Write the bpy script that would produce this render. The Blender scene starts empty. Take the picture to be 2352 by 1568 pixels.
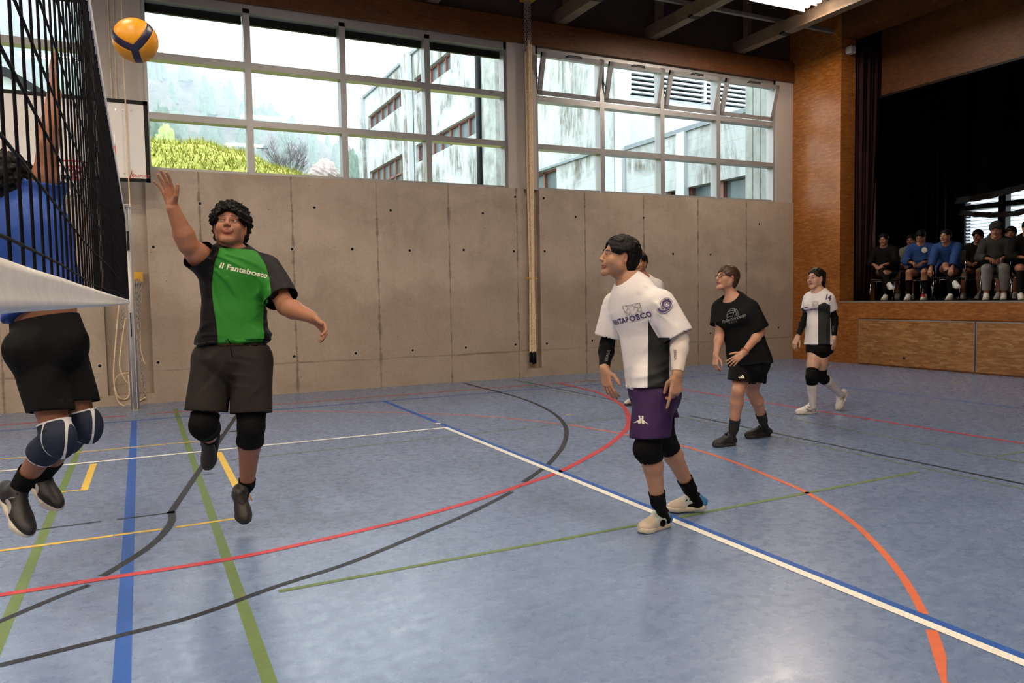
import bpy, bmesh, math, random
import numpy as np
from mathutils import Vector, Matrix, Euler
from mathutils.bvhtree import BVHTree
random.seed(7); np.random.seed(7)
S = bpy.context.scene
COL = S.collection
# ------------------------------------------------------------------ camera
FPX, CX, CY, CAMH = 1745.1, 1176.0, 784.0, 1.37
RM = np.array([[0.89806114, 0.04165358, -0.43789402],
               [-0.43952009, 0.04523716, -0.89709291],
               [-0.01755805, 0.9981075, 0.05893331]])
cam_d = bpy.data.cameras.new('camera'); cam = bpy.data.objects.new('camera', cam_d); COL.objects.link(cam)
m4 = Matrix([list(RM[0]) + [0], list(RM[1]) + [0], list(RM[2]) + [CAMH], [0, 0, 0, 1]])
cam.matrix_world = m4
cam_d.sensor_width = 36.0; cam_d.lens = 36.0 * FPX / 2352.0; cam_d.clip_end = 2000; cam_d.clip_start = 0.02
S.camera = cam
# ------------------------------------------------------------------ world / exposure
W = bpy.data.worlds.new('overcast_sky'); S.world = W; W.use_nodes = True
bg = W.node_tree.nodes['Background']; bg.inputs[0].default_value = (0.90, 0.96, 1.0, 1); bg.inputs[1].default_value = 5.2
S.view_settings.view_transform = 'Standard'; S.view_settings.look = 'None'
S.view_settings.exposure = 0.12; S.view_settings.gamma = 1.0; S.view_settings.use_curve_mapping = False
S.cycles.use_denoising = True
S.cycles.max_bounces = 8; S.cycles.diffuse_bounces = 4; S.cycles.glossy_bounces = 4; S.cycles.transparent_max_bounces = 16
S.cycles.sample_clamp_indirect = 6.0; S.cycles.volume_bounces = 1
LAMP_E = 275.0
# ------------------------------------------------------------------ pixel -> world helpers
def ray(px, py):
    v = RM @ np.array([px - CX, -(py - CY), -FPX]); return v
FWD = -RM[:, 2]; RGT = RM[:, 0]; UPV = np.array([0, 0, 1.0])
CAMP = np.array([0, 0, CAMH])
def at(px, py, d):
    r = ray(px, py); return CAMP + r * (d / (r @ FWD))
def atY(px, py, Y):
    r = ray(px, py); return CAMP + r * (Y / r[1])
def atX(px, py, X):
    r = ray(px, py); return CAMP + r * (X / r[0])
def fl(px, py, z=0.0):
    r = ray(px, py); return CAMP + r * ((z - CAMH) / r[2])
def nrm(v):
    v = np.asarray(v, float); return v / max(np.linalg.norm(v), 1e-9)
# ------------------------------------------------------------------ materials
class NT:
    def __init__(s, name):
        s.m = bpy.data.materials.new(name); s.m.use_nodes = True; s.t = s.m.node_tree; s.n = s.t.nodes
        s.b = s.n['Principled BSDF']; s.out = s.n['Material Output']; s._tc = None
    def add(s, ty, **kw):
        n = s.n.new(ty)
        for k, v in kw.items():
            if hasattr(n, k): setattr(n, k, v)
        return n
    def link(s, a, b): s.t.links.new(a, b)
    def put(s, sock, v):
        if hasattr(v, 'is_linked') or isinstance(v, bpy.types.NodeSocket): s.link(v, sock)
        elif isinstance(v, (tuple, list)) and len(v) == 3 and sock.type == 'RGBA': sock.default_value = (*v, 1)
        else: sock.default_value = v
    def obj(s):
        if not s._tc: s._tc = s.add('ShaderNodeTexCoord')
        return s._tc.outputs['Object']
    def map(s, scale=(1, 1, 1), loc=(0, 0, 0), rot=(0, 0, 0), src=None):
        n = s.add('ShaderNodeMapping'); s.link(src or s.obj(), n.inputs[0])
        n.inputs['Scale'].default_value = scale; n.inputs['Location'].default_value = loc; n.inputs['Rotation'].default_value = rot
        return n.outputs[0]
    def noise(s, scale=5, detail=4, rough=.55, vec=None, dist=0):
        n = s.add('ShaderNodeTexNoise'); s.link(vec or s.obj(), n.inputs['Vector'])
        n.inputs['Scale'].default_value = scale; n.inputs['Detail'].default_value = detail
        n.inputs['Roughness'].default_value = rough; n.inputs['Distortion'].default_value = dist
        return n.outputs['Fac']
    def vor(s, scale=5, vec=None, out='Color', feature='F1'):
        n = s.add('ShaderNodeTexVoronoi', feature=feature); s.link(vec or s.obj(), n.inputs['Vector'])
        n.inputs['Scale'].default_value = scale; return n.outputs[out]
    def ramp(s, fac, stops):
        n = s.add('ShaderNodeValToRGB'); s.link(fac, n.inputs[0]); e = n.color_ramp.elements
        while len(e) < len(stops): e.new(.5)
        for i, (p, c) in enumerate(stops):
            e[i].position = p; e[i].color = (*c, 1) if isinstance(c, (tuple, list)) else (c, c, c, 1)
        return n.outputs[0]
    def mix(s, f, a, b, mode='MIX'):
        n = s.add('ShaderNodeMix', data_type='RGBA', blend_type=mode)
        s.put(n.inputs[0], f); s.put(n.inputs[6], a); s.put(n.inputs[7], b); return n.outputs[2]
    def math(s, op, a, b=0.0, c=0.0):
        n = s.add('ShaderNodeMath', operation=op); s.put(n.inputs[0], a); s.put(n.inputs[1], b); s.put(n.inputs[2], c); return n.outputs[0]
    def sep(s, src=None):
        n = s.add('ShaderNodeSeparateXYZ'); s.link(src or s.obj(), n.inputs[0]); return n.outputs
    def attr(s, name):
        n = s.add('ShaderNodeAttribute', attribute_name=name); return n
    def bump(s, h, strength=.3, dist=.01):
        n = s.add('ShaderNodeBump'); n.inputs['Strength'].default_value = strength; n.inputs['Distance'].default_value = dist
        s.link(h, n.inputs['Height']); s.link(n.outputs[0], s.b.inputs['Normal'])
    def fin(s, col=None, rough=None, metal=None, spec=None):
        if col is not None: s.put(s.b.inputs['Base Color'], col)
        if rough is not None: s.put(s.b.inputs['Roughness'], rough)
        if metal is not None: s.put(s.b.inputs['Metallic'], metal)
        if spec is not None: s.put(s.b.inputs['Specular IOR Level'], spec)
        return s.m
def plain(name, c, rough=.6, metal=0.0, spec=.5, var=.12, sc=8):
    t = NT(name); n = t.noise(sc, 3)
    lo = tuple(x * (1 - var) for x in c); hi = tuple(min(1, x * (1 + var)) for x in c)
    return t.fin(t.ramp(n, [(.3, lo), (.7, hi)]), rough, metal, spec)
M = {}
def mat_floor():
    t = NT('blue_linoleum')
    a = t.noise(9, 6, .7, t.map((1, 2.4, 1)), .6)
    b = t.noise(2.0, 3, .5)
    f = t.noise(60, 4, .7, t.map((1, 3, 1), rot=(0, 0, .5)), .8)
    c = t.ramp(a, [(.3, (.120, .180, .325)), (.5, (.170, .240, .405)), (.72, (.240, .325, .510))])
    c = t.mix(.35, c, t.ramp(b, [(.3, (.130, .195, .345)), (.7, (.215, .295, .47))]))
    c = t.mix(t.ramp(f, [(.62, 0.0), (.70, .5)]), c, (.40, .46, .56))
    c = t.mix(t.ramp(t.noise(75, 3, .6, t.map((1, 2, 1), loc=(3, 1, 0))), [(.66, 0.0), (.73, .55)]), c, (.10, .12, .20))
    sc = t.noise(1.1, 6, .8, t.map((1, 5, 1), rot=(0, 0, .35)), 2.0)
    c = t.mix(t.ramp(sc, [(.60, 0.0), (.64, .25), (.68, 0.0)]), c, (.45, .52, .62))
    t.fin(c, t.ramp(t.noise(14, 4), [(.3, .22), (.7, .34)]), spec=.6)
    t.bump(a, .06, .004); return t.m
def mat_concrete(name, lines=(), hline=None, tone=(.43, .36, .295), dark=(.31, .25, .20)):
    t = NT(name); x, y, z = t.sep()
    big = t.noise(.9, 5, .6, t.map((1, 1, 1.3)), .4)
    c = t.ramp(big, [(.36, dark), (.52, tone), (.68, tuple(v * 1.15 for v in tone))])
    streak = t.noise(2.2, 4, .6, t.map((2.2, 2.2, .35)))
    c = t.mix(.22, c, t.ramp(streak, [(.35, tuple(v * .72 for v in tone)), (.65, tuple(v * 1.15 for v in tone))]))
    lift = t.math('ADD', z, t.math('MULTIPLY', t.noise(1.3, 5, .65, t.map((1, 1, 1.0), loc=(7, 0, 3))), 1.5)); c = t.mix(t.ramp(t.math('MULTIPLY', lift, .25), [(.53, .40), (.60, 0.0)]), c, (.20, .145, .095))
    fine = t.noise(28, 5, .7)
    c = t.mix(.3, c, t.ramp(fine, [(.35, tuple(v * .8 for v in tone)), (.62, tuple(v * 1.12 for v in tone))]))
    pore = t.vor(9, t.map((1, 1, 1)), 'Distance')
    pn = t.noise(6, 2)
    pm = t.math('MULTIPLY', t.math('LESS_THAN', pore, .055), t.math('GREATER_THAN', pn, .53))
    c = t.mix(pm, c, (.07, .055, .045))
    wob = t.noise(3.0, 3, .5, t.map((.01, .01, 1)))
    dn = t.noise(4.5, 4, .7, t.map((.2, .2, 1), loc=(5, 0, 0)))
    acc = None
    for i, lx in enumerate(lines):
        d = t.math('ABSOLUTE', t.math('SUBTRACT', t.math('ADD', x, t.math('MULTIPLY', wob, .03)), lx + .015))
        dn2 = t.noise(2.6, 4, .7, t.map((.2, .2, 1), loc=(5 + i * 3.1, 0, i * 7.3)))
        wdt = t.ramp(dn2, [(.36, .006), (.5, .015), (.66, .048)])
        q = t.math('SUBTRACT', 1.0, t.math('DIVIDE', d, wdt)); q = t.math('MAXIMUM', q, 0.0)
        q = t.math('MULTIPLY', q, t.ramp(dn2, [(.35, .55), (.6, .95)]))
        acc = q if acc is None else t.math('MAXIMUM', acc, q)
    if hline:
        d = t.math('ABSOLUTE', t.math('SUBTRACT', t.math('ADD', z, t.math('MULTIPLY', t.noise(1.5, 3), .05)), hline))
        q = t.math('MAXIMUM', t.math('SUBTRACT', 1.0, t.math('DIVIDE', d, t.ramp(dn, [(.4, .004), (.65, .03)]))), 0.0)
        q = t.math('MULTIPLY', q, t.ramp(t.noise(1.2, 2), [(.35, .2), (.6, .8)]))
        acc = t.math('MAXIMUM', acc, q) if acc else q
    if acc: c = t.mix(t.math('MULTIPLY', acc, .9), c, (.10, .082, .065))
    t.fin(c, .78, spec=.3); t.bump(fine, .25, .006); return t.m
def mat_osb(name, lo, mid, hi, sc=1.0, rough=.5):
    t = NT(name)
    n1 = t.noise(2.0 * sc, 3)
    def layer(rot, s, off):
        w = t.map((s, s, s), rot=rot, loc=off)
        dn = t.add('ShaderNodeVectorMath', operation='ADD'); t.link(w, dn.inputs[0])
        nz = t.add('ShaderNodeTexNoise'); nz.inputs['Scale'].default_value = 2; t.link(w, nz.inputs['Vector'])
        vm = t.add('ShaderNodeVectorMath', operation='SCALE'); t.link(nz.outputs['Color'], vm.inputs[0]); vm.inputs['Scale'].default_value = .25
        t.link(vm.outputs[0], dn.inputs[1])
        return t.vor(1, dn.outputs[0], 'Color')
    a = layer((.5, .3, .2), 14 * sc, (0, 0, 0)); 
    st = t.map((9 * sc, 9 * sc, 42 * sc), rot=(.35, .25, 0)); v1 = t.vor(1, st, 'Color')
    st2 = t.map((11 * sc, 11 * sc, 48 * sc), rot=(-.45, -.3, 0), loc=(3, 1, 2)); v2 = t.vor(1, st2, 'Color')
    s1 = t.sep(v1)[0]; s2 = t.sep(v2)[0]
    c = t.ramp(s1, [(.1, mid), (.55, mid), (.75, tuple((x + y) / 2 for x, y in zip(mid, lo))), (.92, hi)])
    c = t.mix(.45, c, t.ramp(s2, [(.1, lo), (.5, mid), (.9, hi)]))
    c = t.mix(.4, c, t.ramp(n1, [(.35, lo), (.65, mid)]))
    c = t.mix(t.ramp(t.noise(30 * sc, 2), [(.70, 0.0), (.74, .8)]), c, tuple(x * .25 for x in lo))
    t.fin(c, rough, spec=.45); t.bump(s1, .08, .003); return t.m
def mat_skin(name, base):
    t = NT(name); a = t.attr('tint')
    n = t.noise(18, 3, .6)
    c = t.mix(1.0, a.outputs['Color'], t.ramp(n, [(.3, (.86, .82, .80)), (.7, (1.0, .98, .97))]), 'MULTIPLY')
    t.fin(c, .48, spec=.4)
    t.b.inputs['Subsurface Weight'].default_value = .12; t.b.inputs['Subsurface Radius'].default_value = (.012, .005, .003); t.b.inputs['Subsurface Scale'].default_value = 1.0
    return t.m
def mat_cloth(name, c1, c2=None, rough=.8, spec=.25, c3=None, weave=True, sheen=.0):
    t = NT(name)
    n = t.noise(6, 3)
    def vv(c): return t.ramp(n, [(.3, tuple(x * .93 for x in c)), (.7, tuple(min(1, x * 1.06) for x in c))])
    c = vv(c1)
    if c2 is not None:
        c = t.mix(t.math('GREATER_THAN', t.attr('mask').outputs['Fac'], 0.0), c, vv(c2))
    if c3 is not None:
        c = t.mix(t.math('GREATER_THAN', t.attr('mask2').outputs['Fac'], 0.0), c, vv(c3))
    t.fin(c, rough, spec=spec); t.b.inputs['Sheen Weight'].default_value = sheen
    if weave: t.bump(t.noise(420, 2), .12, .002)
    return t.m
def emis(name, c, s):
    t = NT(name); e = t.add('ShaderNodeEmission'); e.inputs[0].default_value = (*c, 1); e.inputs[1].default_value = s
    t.link(e.outputs[0], t.out.inputs[0]); return t.m
def mat_glass():
    t = NT('window_glass'); tr = t.add('ShaderNodeBsdfTransparent'); gl = t.add('ShaderNodeBsdfGlossy'); mx = t.add('ShaderNodeMixShader')
    tr.inputs[0].default_value = (.95, .98, .98, 1); gl.inputs['Roughness'].default_value = .02
    fr = t.add('ShaderNodeFresnel'); fr.inputs[0].default_value = 1.45
    ge = t.add('ShaderNodeNewGeometry'); t.link(t.math('MULTIPLY', fr.outputs[0], t.math('SUBTRACT', 1.0, ge.outputs['Backfacing'])), mx.inputs[0]); t.link(tr.outputs[0], mx.inputs[1]); t.link(gl.outputs[0], mx.inputs[2]); t.link(mx.outputs[0], t.out.inputs[0])
    return t.m
# ------------------------------------------------------------------ mesh helpers
def tag(o, label=None, cat=None, group=None, kind=None):
    if label: o['label'] = label
    if cat: o['category'] = cat
    if group: o['group'] = group
    if kind: o['kind'] = kind
    return o
def link(o, parent=None):
    COL.objects.link(o)
    if parent is not None: o.parent = parent
    return o
def empty(name, loc=(0, 0, 0), rz=0.0):
    o = bpy.data.objects.new(name, None); o.location = loc; o.rotation_euler = (0, 0, rz); COL.objects.link(o); o.empty_display_size = .1; return o
def childof(o, parent):
    # meshes are written in world coordinates, parents may sit elsewhere
    o.parent = parent; o.matrix_parent_inverse = parent_matrix(parent).inverted(); return o
def parent_matrix(p):
    m = Matrix.LocRotScale(p.location, p.rotation_euler, p.scale)
    if p.parent: m = parent_matrix(p.parent) @ p.matrix_parent_inverse @ m
    return m
class MB:
    def __init__(s): s.bm = bmesh.new(); s.mats = []
    def mi(s, m):
        if m not in s.mats: s.mats.append(m)
        return s.mats.index(m)
    def box(s, lo, hi, m=None, rot=None, bev=0.0):
        lo = Vector(lo); hi = Vector(hi); c = (lo + hi) / 2; d = hi - lo
        r = bmesh.ops.create_cube(s.bm, size=1)
        vs = r['verts']
        bmesh.ops.scale(s.bm, vec=d, verts=vs)
        if rot is not None: bmesh.ops.rotate(s.bm, cent=(0, 0, 0), matrix=rot, verts=vs)
        bmesh.ops.translate(s.bm, vec=c, verts=vs)
        fs = set(f for v in vs for f in v.link_faces)
        if m is not None:
            for f in fs: f.material_index = s.mi(m)
        if bev:
            es = set(e for v in vs for e in v.link_edges)
            bmesh.ops.bevel(s.bm, geom=list(es), offset=bev, segments=2, affect='EDGES', profile=.6)
        return vs
    def tube(s, pts, r, n=8, m=None, cap=True, closed=False, rs=None, smooth=True):
        pts = [Vector(p) for p in pts]; N = len(pts); rings = []
        prev = None
        for i, p in enumerate(pts):
            if closed: d = (pts[(i + 1) % N] - pts[i - 1])
            else: d = (pts[min(i + 1, N - 1)] - pts[max(i - 1, 0)])
            d.normalize()
            if prev is None:
                a = d.orthogonal().normalized()
            else:
                a = (prev - d * prev.dot(d))
                a = a.normalized() if a.length > 1e-6 else d.orthogonal().normalized()
            prev = a; b = d.cross(a); rr = rs[i] if rs else r
            rings.append([s.bm.verts.new(p + (a * math.cos(2 * math.pi * k / n) + b * math.sin(2 * math.pi * k / n)) * rr) for k in range(n)])
        idx = s.mi(m) if m is not None else 0
        for i in range(N if closed else N - 1):
            A = rings[i]; B = rings[(i + 1) % N]
            for k in range(n):
                f = s.bm.faces.new((A[k], A[(k + 1) % n], B[(k + 1) % n], B[k])); f.material_index = idx; f.smooth = smooth
        if cap and not closed:
            f = s.bm.faces.new(rings[0][::-1]); f.material_index = idx
            f = s.bm.faces.new(rings[-1]); f.material_index = idx
    def cyl(s, a, b, r, r2=None, n=16, m=None): s.tube([a, b], r, n, m, rs=[r, r if r2 is None else r2])
    def poly(s, pts, m=None):
        vs = [s.bm.verts.new(p) for p in pts]; f = s.bm.faces.new(vs)
        if m is not None: f.material_index = s.mi(m)
        return f
    def prism(s, pts, vec, m=None):
        vec = Vector(vec); A = [s.bm.verts.new(p) for p in pts]; B = [s.bm.verts.new(Vector(p) + vec) for p in pts]
        fs = [s.bm.faces.new(A[::-1]), s.bm.faces.new(B)]
        n = len(pts)
        for i in range(n): fs.append(s.bm.faces.new((A[i], A[(i + 1) % n], B[(i + 1) % n], B[i])))
        if m is not None:
            for f in fs: f.material_index = s.mi(m)
    def sphere(s, c, r, m=None, u=24, v=14, sc=(1, 1, 1)):
        R = bmesh.ops.create_uvsphere(s.bm, u_segments=u, v_segments=v, radius=r); vs = R['verts']
        bmesh.ops.scale(s.bm, vec=sc, verts=vs); bmesh.ops.translate(s.bm, vec=Vector(c), verts=vs)
        for f in set(f for q in vs for f in q.link_faces):
            f.smooth = True
            if m is not None: f.material_index = s.mi(m)
    def build(s, name, mat=None, parent=None):
        bmesh.ops.recalc_face_normals(s.bm, faces=s.bm.faces)
        me = bpy.data.meshes.new(name); s.bm.to_mesh(me); s.bm.free()
        if mat is not None and not s.mats: me.materials.append(mat)
        for m in s.mats: me.materials.append(m)
        o = bpy.data.objects.new(name, me); COL.objects.link(o)
        if parent is not None: childof(o, parent)
        return o
def boxobj(name, lo, hi, mat, parent=None, bev=0.0):
    b = MB(); b.box(lo, hi, bev=bev); return b.build(name, mat, parent)
def struct(o, label=None): return tag(o, label, kind='structure')
def textmesh(s, size=1.0, space=1.0, shear=0.0, bold=0.0):
    cu = bpy.data.curves.new('t', 'FONT'); cu.body = s; cu.size = size; cu.space_character = space; cu.shear = shear; cu.offset = bold; cu.align_x = 'CENTER'; cu.align_y = 'CENTER'
    o = bpy.data.objects.new('t', cu); COL.objects.link(o); bpy.context.view_layer.update()
    me = bpy.data.meshes.new_from_object(o); bpy.data.objects.remove(o); return me
# ------------------------------------------------------------------ material table
M['floor'] = mat_floor()
LX = [0.80, 2.05, 3.32, 4.50, 5.72, 7.05, 8.30, 9.55, 10.75, -1.6, -3.1]
M['conc'] = mat_concrete('board_marked_concrete', LX, .47)
M['conc_side'] = mat_concrete('plain_concrete', (), None)
M['osb_lo'] = mat_osb('osb_panel', (.17, .070, .018), (.36, .155, .045), (.60, .36, .15), .75)
M['osb_wall'] = mat_osb('oiled_osb_wall', (.17, .055, .009), (.33, .112, .020), (.52, .235, .07), 1.0, .34)
M['osb_red'] = mat_osb('stained_osb_fascia', (.06, .019, .004), (.125, .040, .008), (.20, .075, .02), 1.2, .55)
M['ceil'] = plain('dark_stained_boards', (.060, .042, .032), .8)
M['beam'] = plain('glulam_timber', (.17, .115, .075), .65, var=.2, sc=3)
M['rail'] = plain('grey_painted_steel', (.23, .21, .19), .5)
M['alu'] = plain('grey_aluminium_profile', (.34, .34, .35), .42, .35, var=.03)
M['panelgrey'] = plain('grey_wall_panel', (.47, .43, .40), .55, var=.03)
M['black'] = plain('black_paint', (.004, .004, .0045), .55, spec=.2)
M['drape'] = plain('black_stage_drape', (.003, .003, .003), .95, spec=.1)
M['curtain'] = plain('dark_purple_curtain', (.022, .008, .012), .9, spec=.1)
M['white'] = plain('white_paint', (.78, .77, .75), .5, var=.02)
M['glass'] = mat_glass()
M['steel'] = plain('brushed_steel', (.50, .49, .48), .50, .6, var=.04)
M['chrome'] = plain('chrome_tube', (.75, .75, .76), .15, 1.0, var=.01)
M['rope'] = plain('hemp_rope', (.78, .62, .40), .85, var=.2, sc=60)
M['chain'] = plain('galvanised_chain', (.48, .45, .42), .4, .5)
M['red'] = plain('red_paint', (.60, .035, .03), .5)
M['yellow'] = plain('yellow_plate', (.75, .42, .03), .5)
M['plastic'] = plain('white_plastic', (.6, .58, .56), .45)
M['holering'] = plain('mortar_ring', (.52, .47, .42), .7)
LC = {}
for k, c in dict(white=(.86, .84, .76), blue=(.030, .105, .40), red=(.55, .055, .065), orange=(.68, .16, .075), green=(.145, .215, .075),
                 black=(.022, .024, .030), yellow=(.80, .54, .09), thin_red=(.56, .09, .07)).items():
    LC[k] = plain(k + '_line_tape', c, .50, spec=.22, var=.08, sc=25)
# ------------------------------------------------------------------ hall shell
X0, X1, Y0, Y1, ZC = -12.3, 12.0, -5.5, 11.45, 7.25
floor = struct(boxobj('floor', (X0 - .3, Y0 - .3, -.2), (X1 + .3, Y1 + .3, 0), M['floor']))
def strip(pts, w, mat, z, name='court_line', sm=False):
    P = [Vector((p[0], p[1], 0)) for p in pts]
    if sm:
        Q = []
        for i in range(len(P) - 1):
            p0 = P[max(i - 1, 0)]; p1 = P[i]; p2 = P[i + 1]; p3 = P[min(i + 2, len(P) - 1)]
            for k in range(6):
                t = k / 6; Q.append(.5 * ((2 * p1) + (-p0 + p2) * t + (2 * p0 - 5 * p1 + 4 * p2 - p3) * t * t + (-p0 + 3 * p1 - 3 * p2 + p3) * t ** 3))
        Q.append(P[-1]); P = Q
    bm = bmesh.new(); prev = None
    for i, p in enumerate(P):
        d = (P[min(i + 1, len(P) - 1)] - P[max(i - 1, 0)]).normalized(); n = Vector((-d.y, d.x, 0)) * w / 2
        a = bm.verts.new((p.x + n.x, p.y + n.y, z)); b = bm.verts.new((p.x - n.x, p.y - n.y, z))
        if prev: bm.faces.new((prev[0], prev[1], b, a))
        prev = (a, b)
    bmesh.ops.recalc_face_normals(bm, faces=bm.faces)
    for f in bm.faces:
        if f.normal.z < 0: f.normal_flip()
    me = bpy.data.meshes.new(name); bm.to_mesh(me); bm.free(); me.materials.append(mat)
    o = bpy.data.objects.new(name, me); COL.objects.link(o); childof(o, floor); return o
def pxs(*pp): return [fl(x, y) for x, y in pp]
Z1, Z2, Z3, Z4 = .0008, .0014, .0020, .0026
strip([(-.116, 9.86), (-.116, -5)], .062, LC['blue'], Z1)
strip(pxs((402, 938), (620, 1568)) + [np.array([.365, .5])], .052, LC['green'], Z1)
strip([(-.575, 9.4), (-.575, -2)], .052, LC['green'], Z1)
strip([(-9, 7.465), (2.86, 7.465)], .05, LC['white'], Z3)
strip([(2.847, 7.49), (2.847, -1.5)], .052, LC['white'], Z4)
strip([(2.893, 9.88), (2.893, -3)], .056, LC['blue'], Z3)
strip([(-10, 9.87), (9.5, 9.87)], .04, LC['blue'], Z2)
strip([(-10, 10.37), (-.2, 10.37)], .05, LC['red'], Z2)
strip([(.05, 10.37), (6.95, 10.37)], .04, LC['thin_red'], Z2)
strip([(6.93, 10.39), (6.93, -1)], .045, LC['red'], Z2)
strip(pxs((1281.8, 879.5), (1363, 898.5), (1399, 913.5), (1431, 932.5), (1443.7, 962), (1437, 987), (1404, 1017), (1363, 1042.7), (1290, 1081), (1200, 1113.5),
          (1105, 1145), (996, 1177), (860, 1211.4), (700, 1248), (523.7, 1284.4), (234.8, 1329.5), (0, 1366.5), (-60, 1375)), .052, LC['red'], Z3, sm=True)
strip(pxs((1065.4, 879.5), (1105, 890), (1145.7, 900), (1186.5, 911.3), (1227, 925.7), (1262.7, 943.4), (1287, 962.4), (1299.5, 981.5), (1300.8, 1000.5), (1292.7, 1025),
          (1279, 1044), (1254.6, 1070), (1203, 1106.7)), .045, LC['black'], Z2, sm=True)
strip(pxs((1175.6, 1129), (1080.4, 1177.4), (936, 1238.6), (800, 1293.4), (632, 1347.6), (451.5, 1413), (271, 1460.5), (0, 1528)), .04, LC['black'], Z2, sm=True)
strip(pxs((546, 950.3), (391, 1179)), .046, LC['black'], Z2)
strip(pxs((393, 1174), (395, 1194), (379, 1221), (343, 1255), (289, 1291), (235, 1322.8)), .046, LC['black'], Z2, sm=True)
strip(pxs((205, 1343), (135.4, 1370), (60, 1401), (-20, 1436)), .04, LC['black'], Z2, sm=True)
strip(pxs((81, 1217), (232, 1197)), .022, LC['black'], Z2); strip(pxs((268.6, 1193), (390, 1177.5)), .022, LC['black'], Z2)
strip(pxs((560, 947), (700, 944.5), (860, 946.7), (941.6, 948.3), (1023, 951), (1132, 957.5), (1241, 967.9), (1287, 973.3)), .028, LC['orange'], Z1, sm=True)
strip(pxs((1306, 975.2), (1420.5, 994.6), (1564.3, 1023.3), (1680, 1059), (1780, 1099), (1860, 1135), (1950, 1193), (2020, 1259), (2080, 1335), (2122, 1410)), .038, LC['orange'], Z2, sm=True)
strip(pxs((2140, 1447), (2158, 1505), (2170, 1572)) + [np.array([2.9, 1.0])], .045, LC['orange'], Z2)
strip(pxs((640, 1358), (1100, 1273), (1480, 1203)), .034, LC['green'], Z2); strip(pxs((1480, 1203), (1800, 1142), (2110, 1083)), .036, LC['green'], Z2)
strip(pxs((530, 1056), (860, 1021), (1286, 974)), .02, LC['green'], Z2); strip(pxs((1303, 972), (1434, 959)), .02, LC['green'], Z2)
strip(pxs((0, 1055), (458, 1013)), .032, LC['yellow'], Z2)
strip([fl(215, 1065), fl(193, 1126)], .05, LC['yellow'], Z2); strip(pxs((198, 1124), (118, 1132)), .03, LC['yellow'], Z3)
strip(pxs((-40, 1270), (260, 1230)), .036, LC['yellow'], Z2); strip(pxs((263, 1229.5), (371, 1215)), .036, LC['yellow'], Z2); strip(pxs((403, 1211), (548, 1189.5)), .036, LC['yellow'], Z2)
strip(pxs((502, 1038), (543, 1117)), .052, LC['yellow'], Z2)
strip([(5.495, 11.2), (5.495, 7.65)], .03, LC['black'], Z1); strip([(5.495, 6.75), (5.495, -3)], .034, LC['black'], Z2)
strip([(5.36, 10.6), (5.36, -3)], .02, LC['green'], Z2)
strip(pxs((1330, 869), (2352, 1063)), .02, LC['green'], Z2)
strip(pxs((1760, 924), (2233, 874)), .018, LC['green'], Z1)
strip(pxs((1500, 846), (1760, 868), (2132, 912)), .03, LC['blue'], Z1); strip(pxs((2140, 913), (2352, 938)), .03, LC['blue'], Z1)
strip(pxs((2290, 1047), (2352, 1037)), .022, LC['green'], Z1)
strip(pxs((529, 990), (546, 990)), .09, LC['black'], Z1, 'floor_socket_cover')
strip(pxs((1000, 972), (1010, 973)), .07, LC['white'], Z4, 'tape_patch'); strip(pxs((1300, 952.5), (1312, 952.5)), .03, LC['yellow'], Z1, 'tape_patch')
strip(pxs((465, 1089), (490, 1088)), .02, LC['black'], Z1, 'tape_patch')
# window wall: three concrete panels with recessed niches between, sill at 3.17
b = MB()
ZS = 3.17
for a, c in ((X0 - .3, -6.35), (-5.85, -.43), (.13, 5.86), (6.15, 12.0)):
    b.box((a, Y1, 0), (c, Y1 + .30, ZS))
for a, c in ((-6.35, -5.85), (-.43, .13), (5.86, 6.15)):
    b.box((a, Y1 + .12, .14), (c, Y1 + .30, ZS)); b.box((a, Y1, 0), (c, Y1 + .30, .14))
wallN = struct(b.build('wall_north', M['conc']))
holes = [(722, 477), (671, 572), (809, 572), (941, 575), (1065, 574), (1183, 452), (1180, 577), (1109, 490), (897, 483), (1249, 455), (1251, 577), (1322, 498), (1387, 575),
         (1546, 583), (1632, 584), (1744, 514), (817, 811), (948, 804), (1070, 798), (1184, 791), (1256, 789), (1360, 782), (459, 467), (352, 567), (363, 832), (676, 818), (229, 840), (1788, 752), (1478, 500), (1632, 765)]
for hx, hy in holes:
    p = atY(hx, hy, Y1); bb = MB()
    ring = [(p[0] + .026 * math.cos(t), Y1 - .001, p[2] + .026 * math.sin(t)) for t in [i * math.pi / 8 for i in range(16)]]
    bb.tube(ring, .005, 6, M['holering'], closed=True)
    bb.tube([(p[0], Y1 + .001, p[2]), (p[0], Y1 - .0015, p[2])], .022, 16, M['black'])
    bb.build('tie_hole', None, wallN)
boxobj('rubber_patch', (2.15, Y1 - .003, .8), (2.19, Y1, .9), M['rail'], wallN) if False else None
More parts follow.
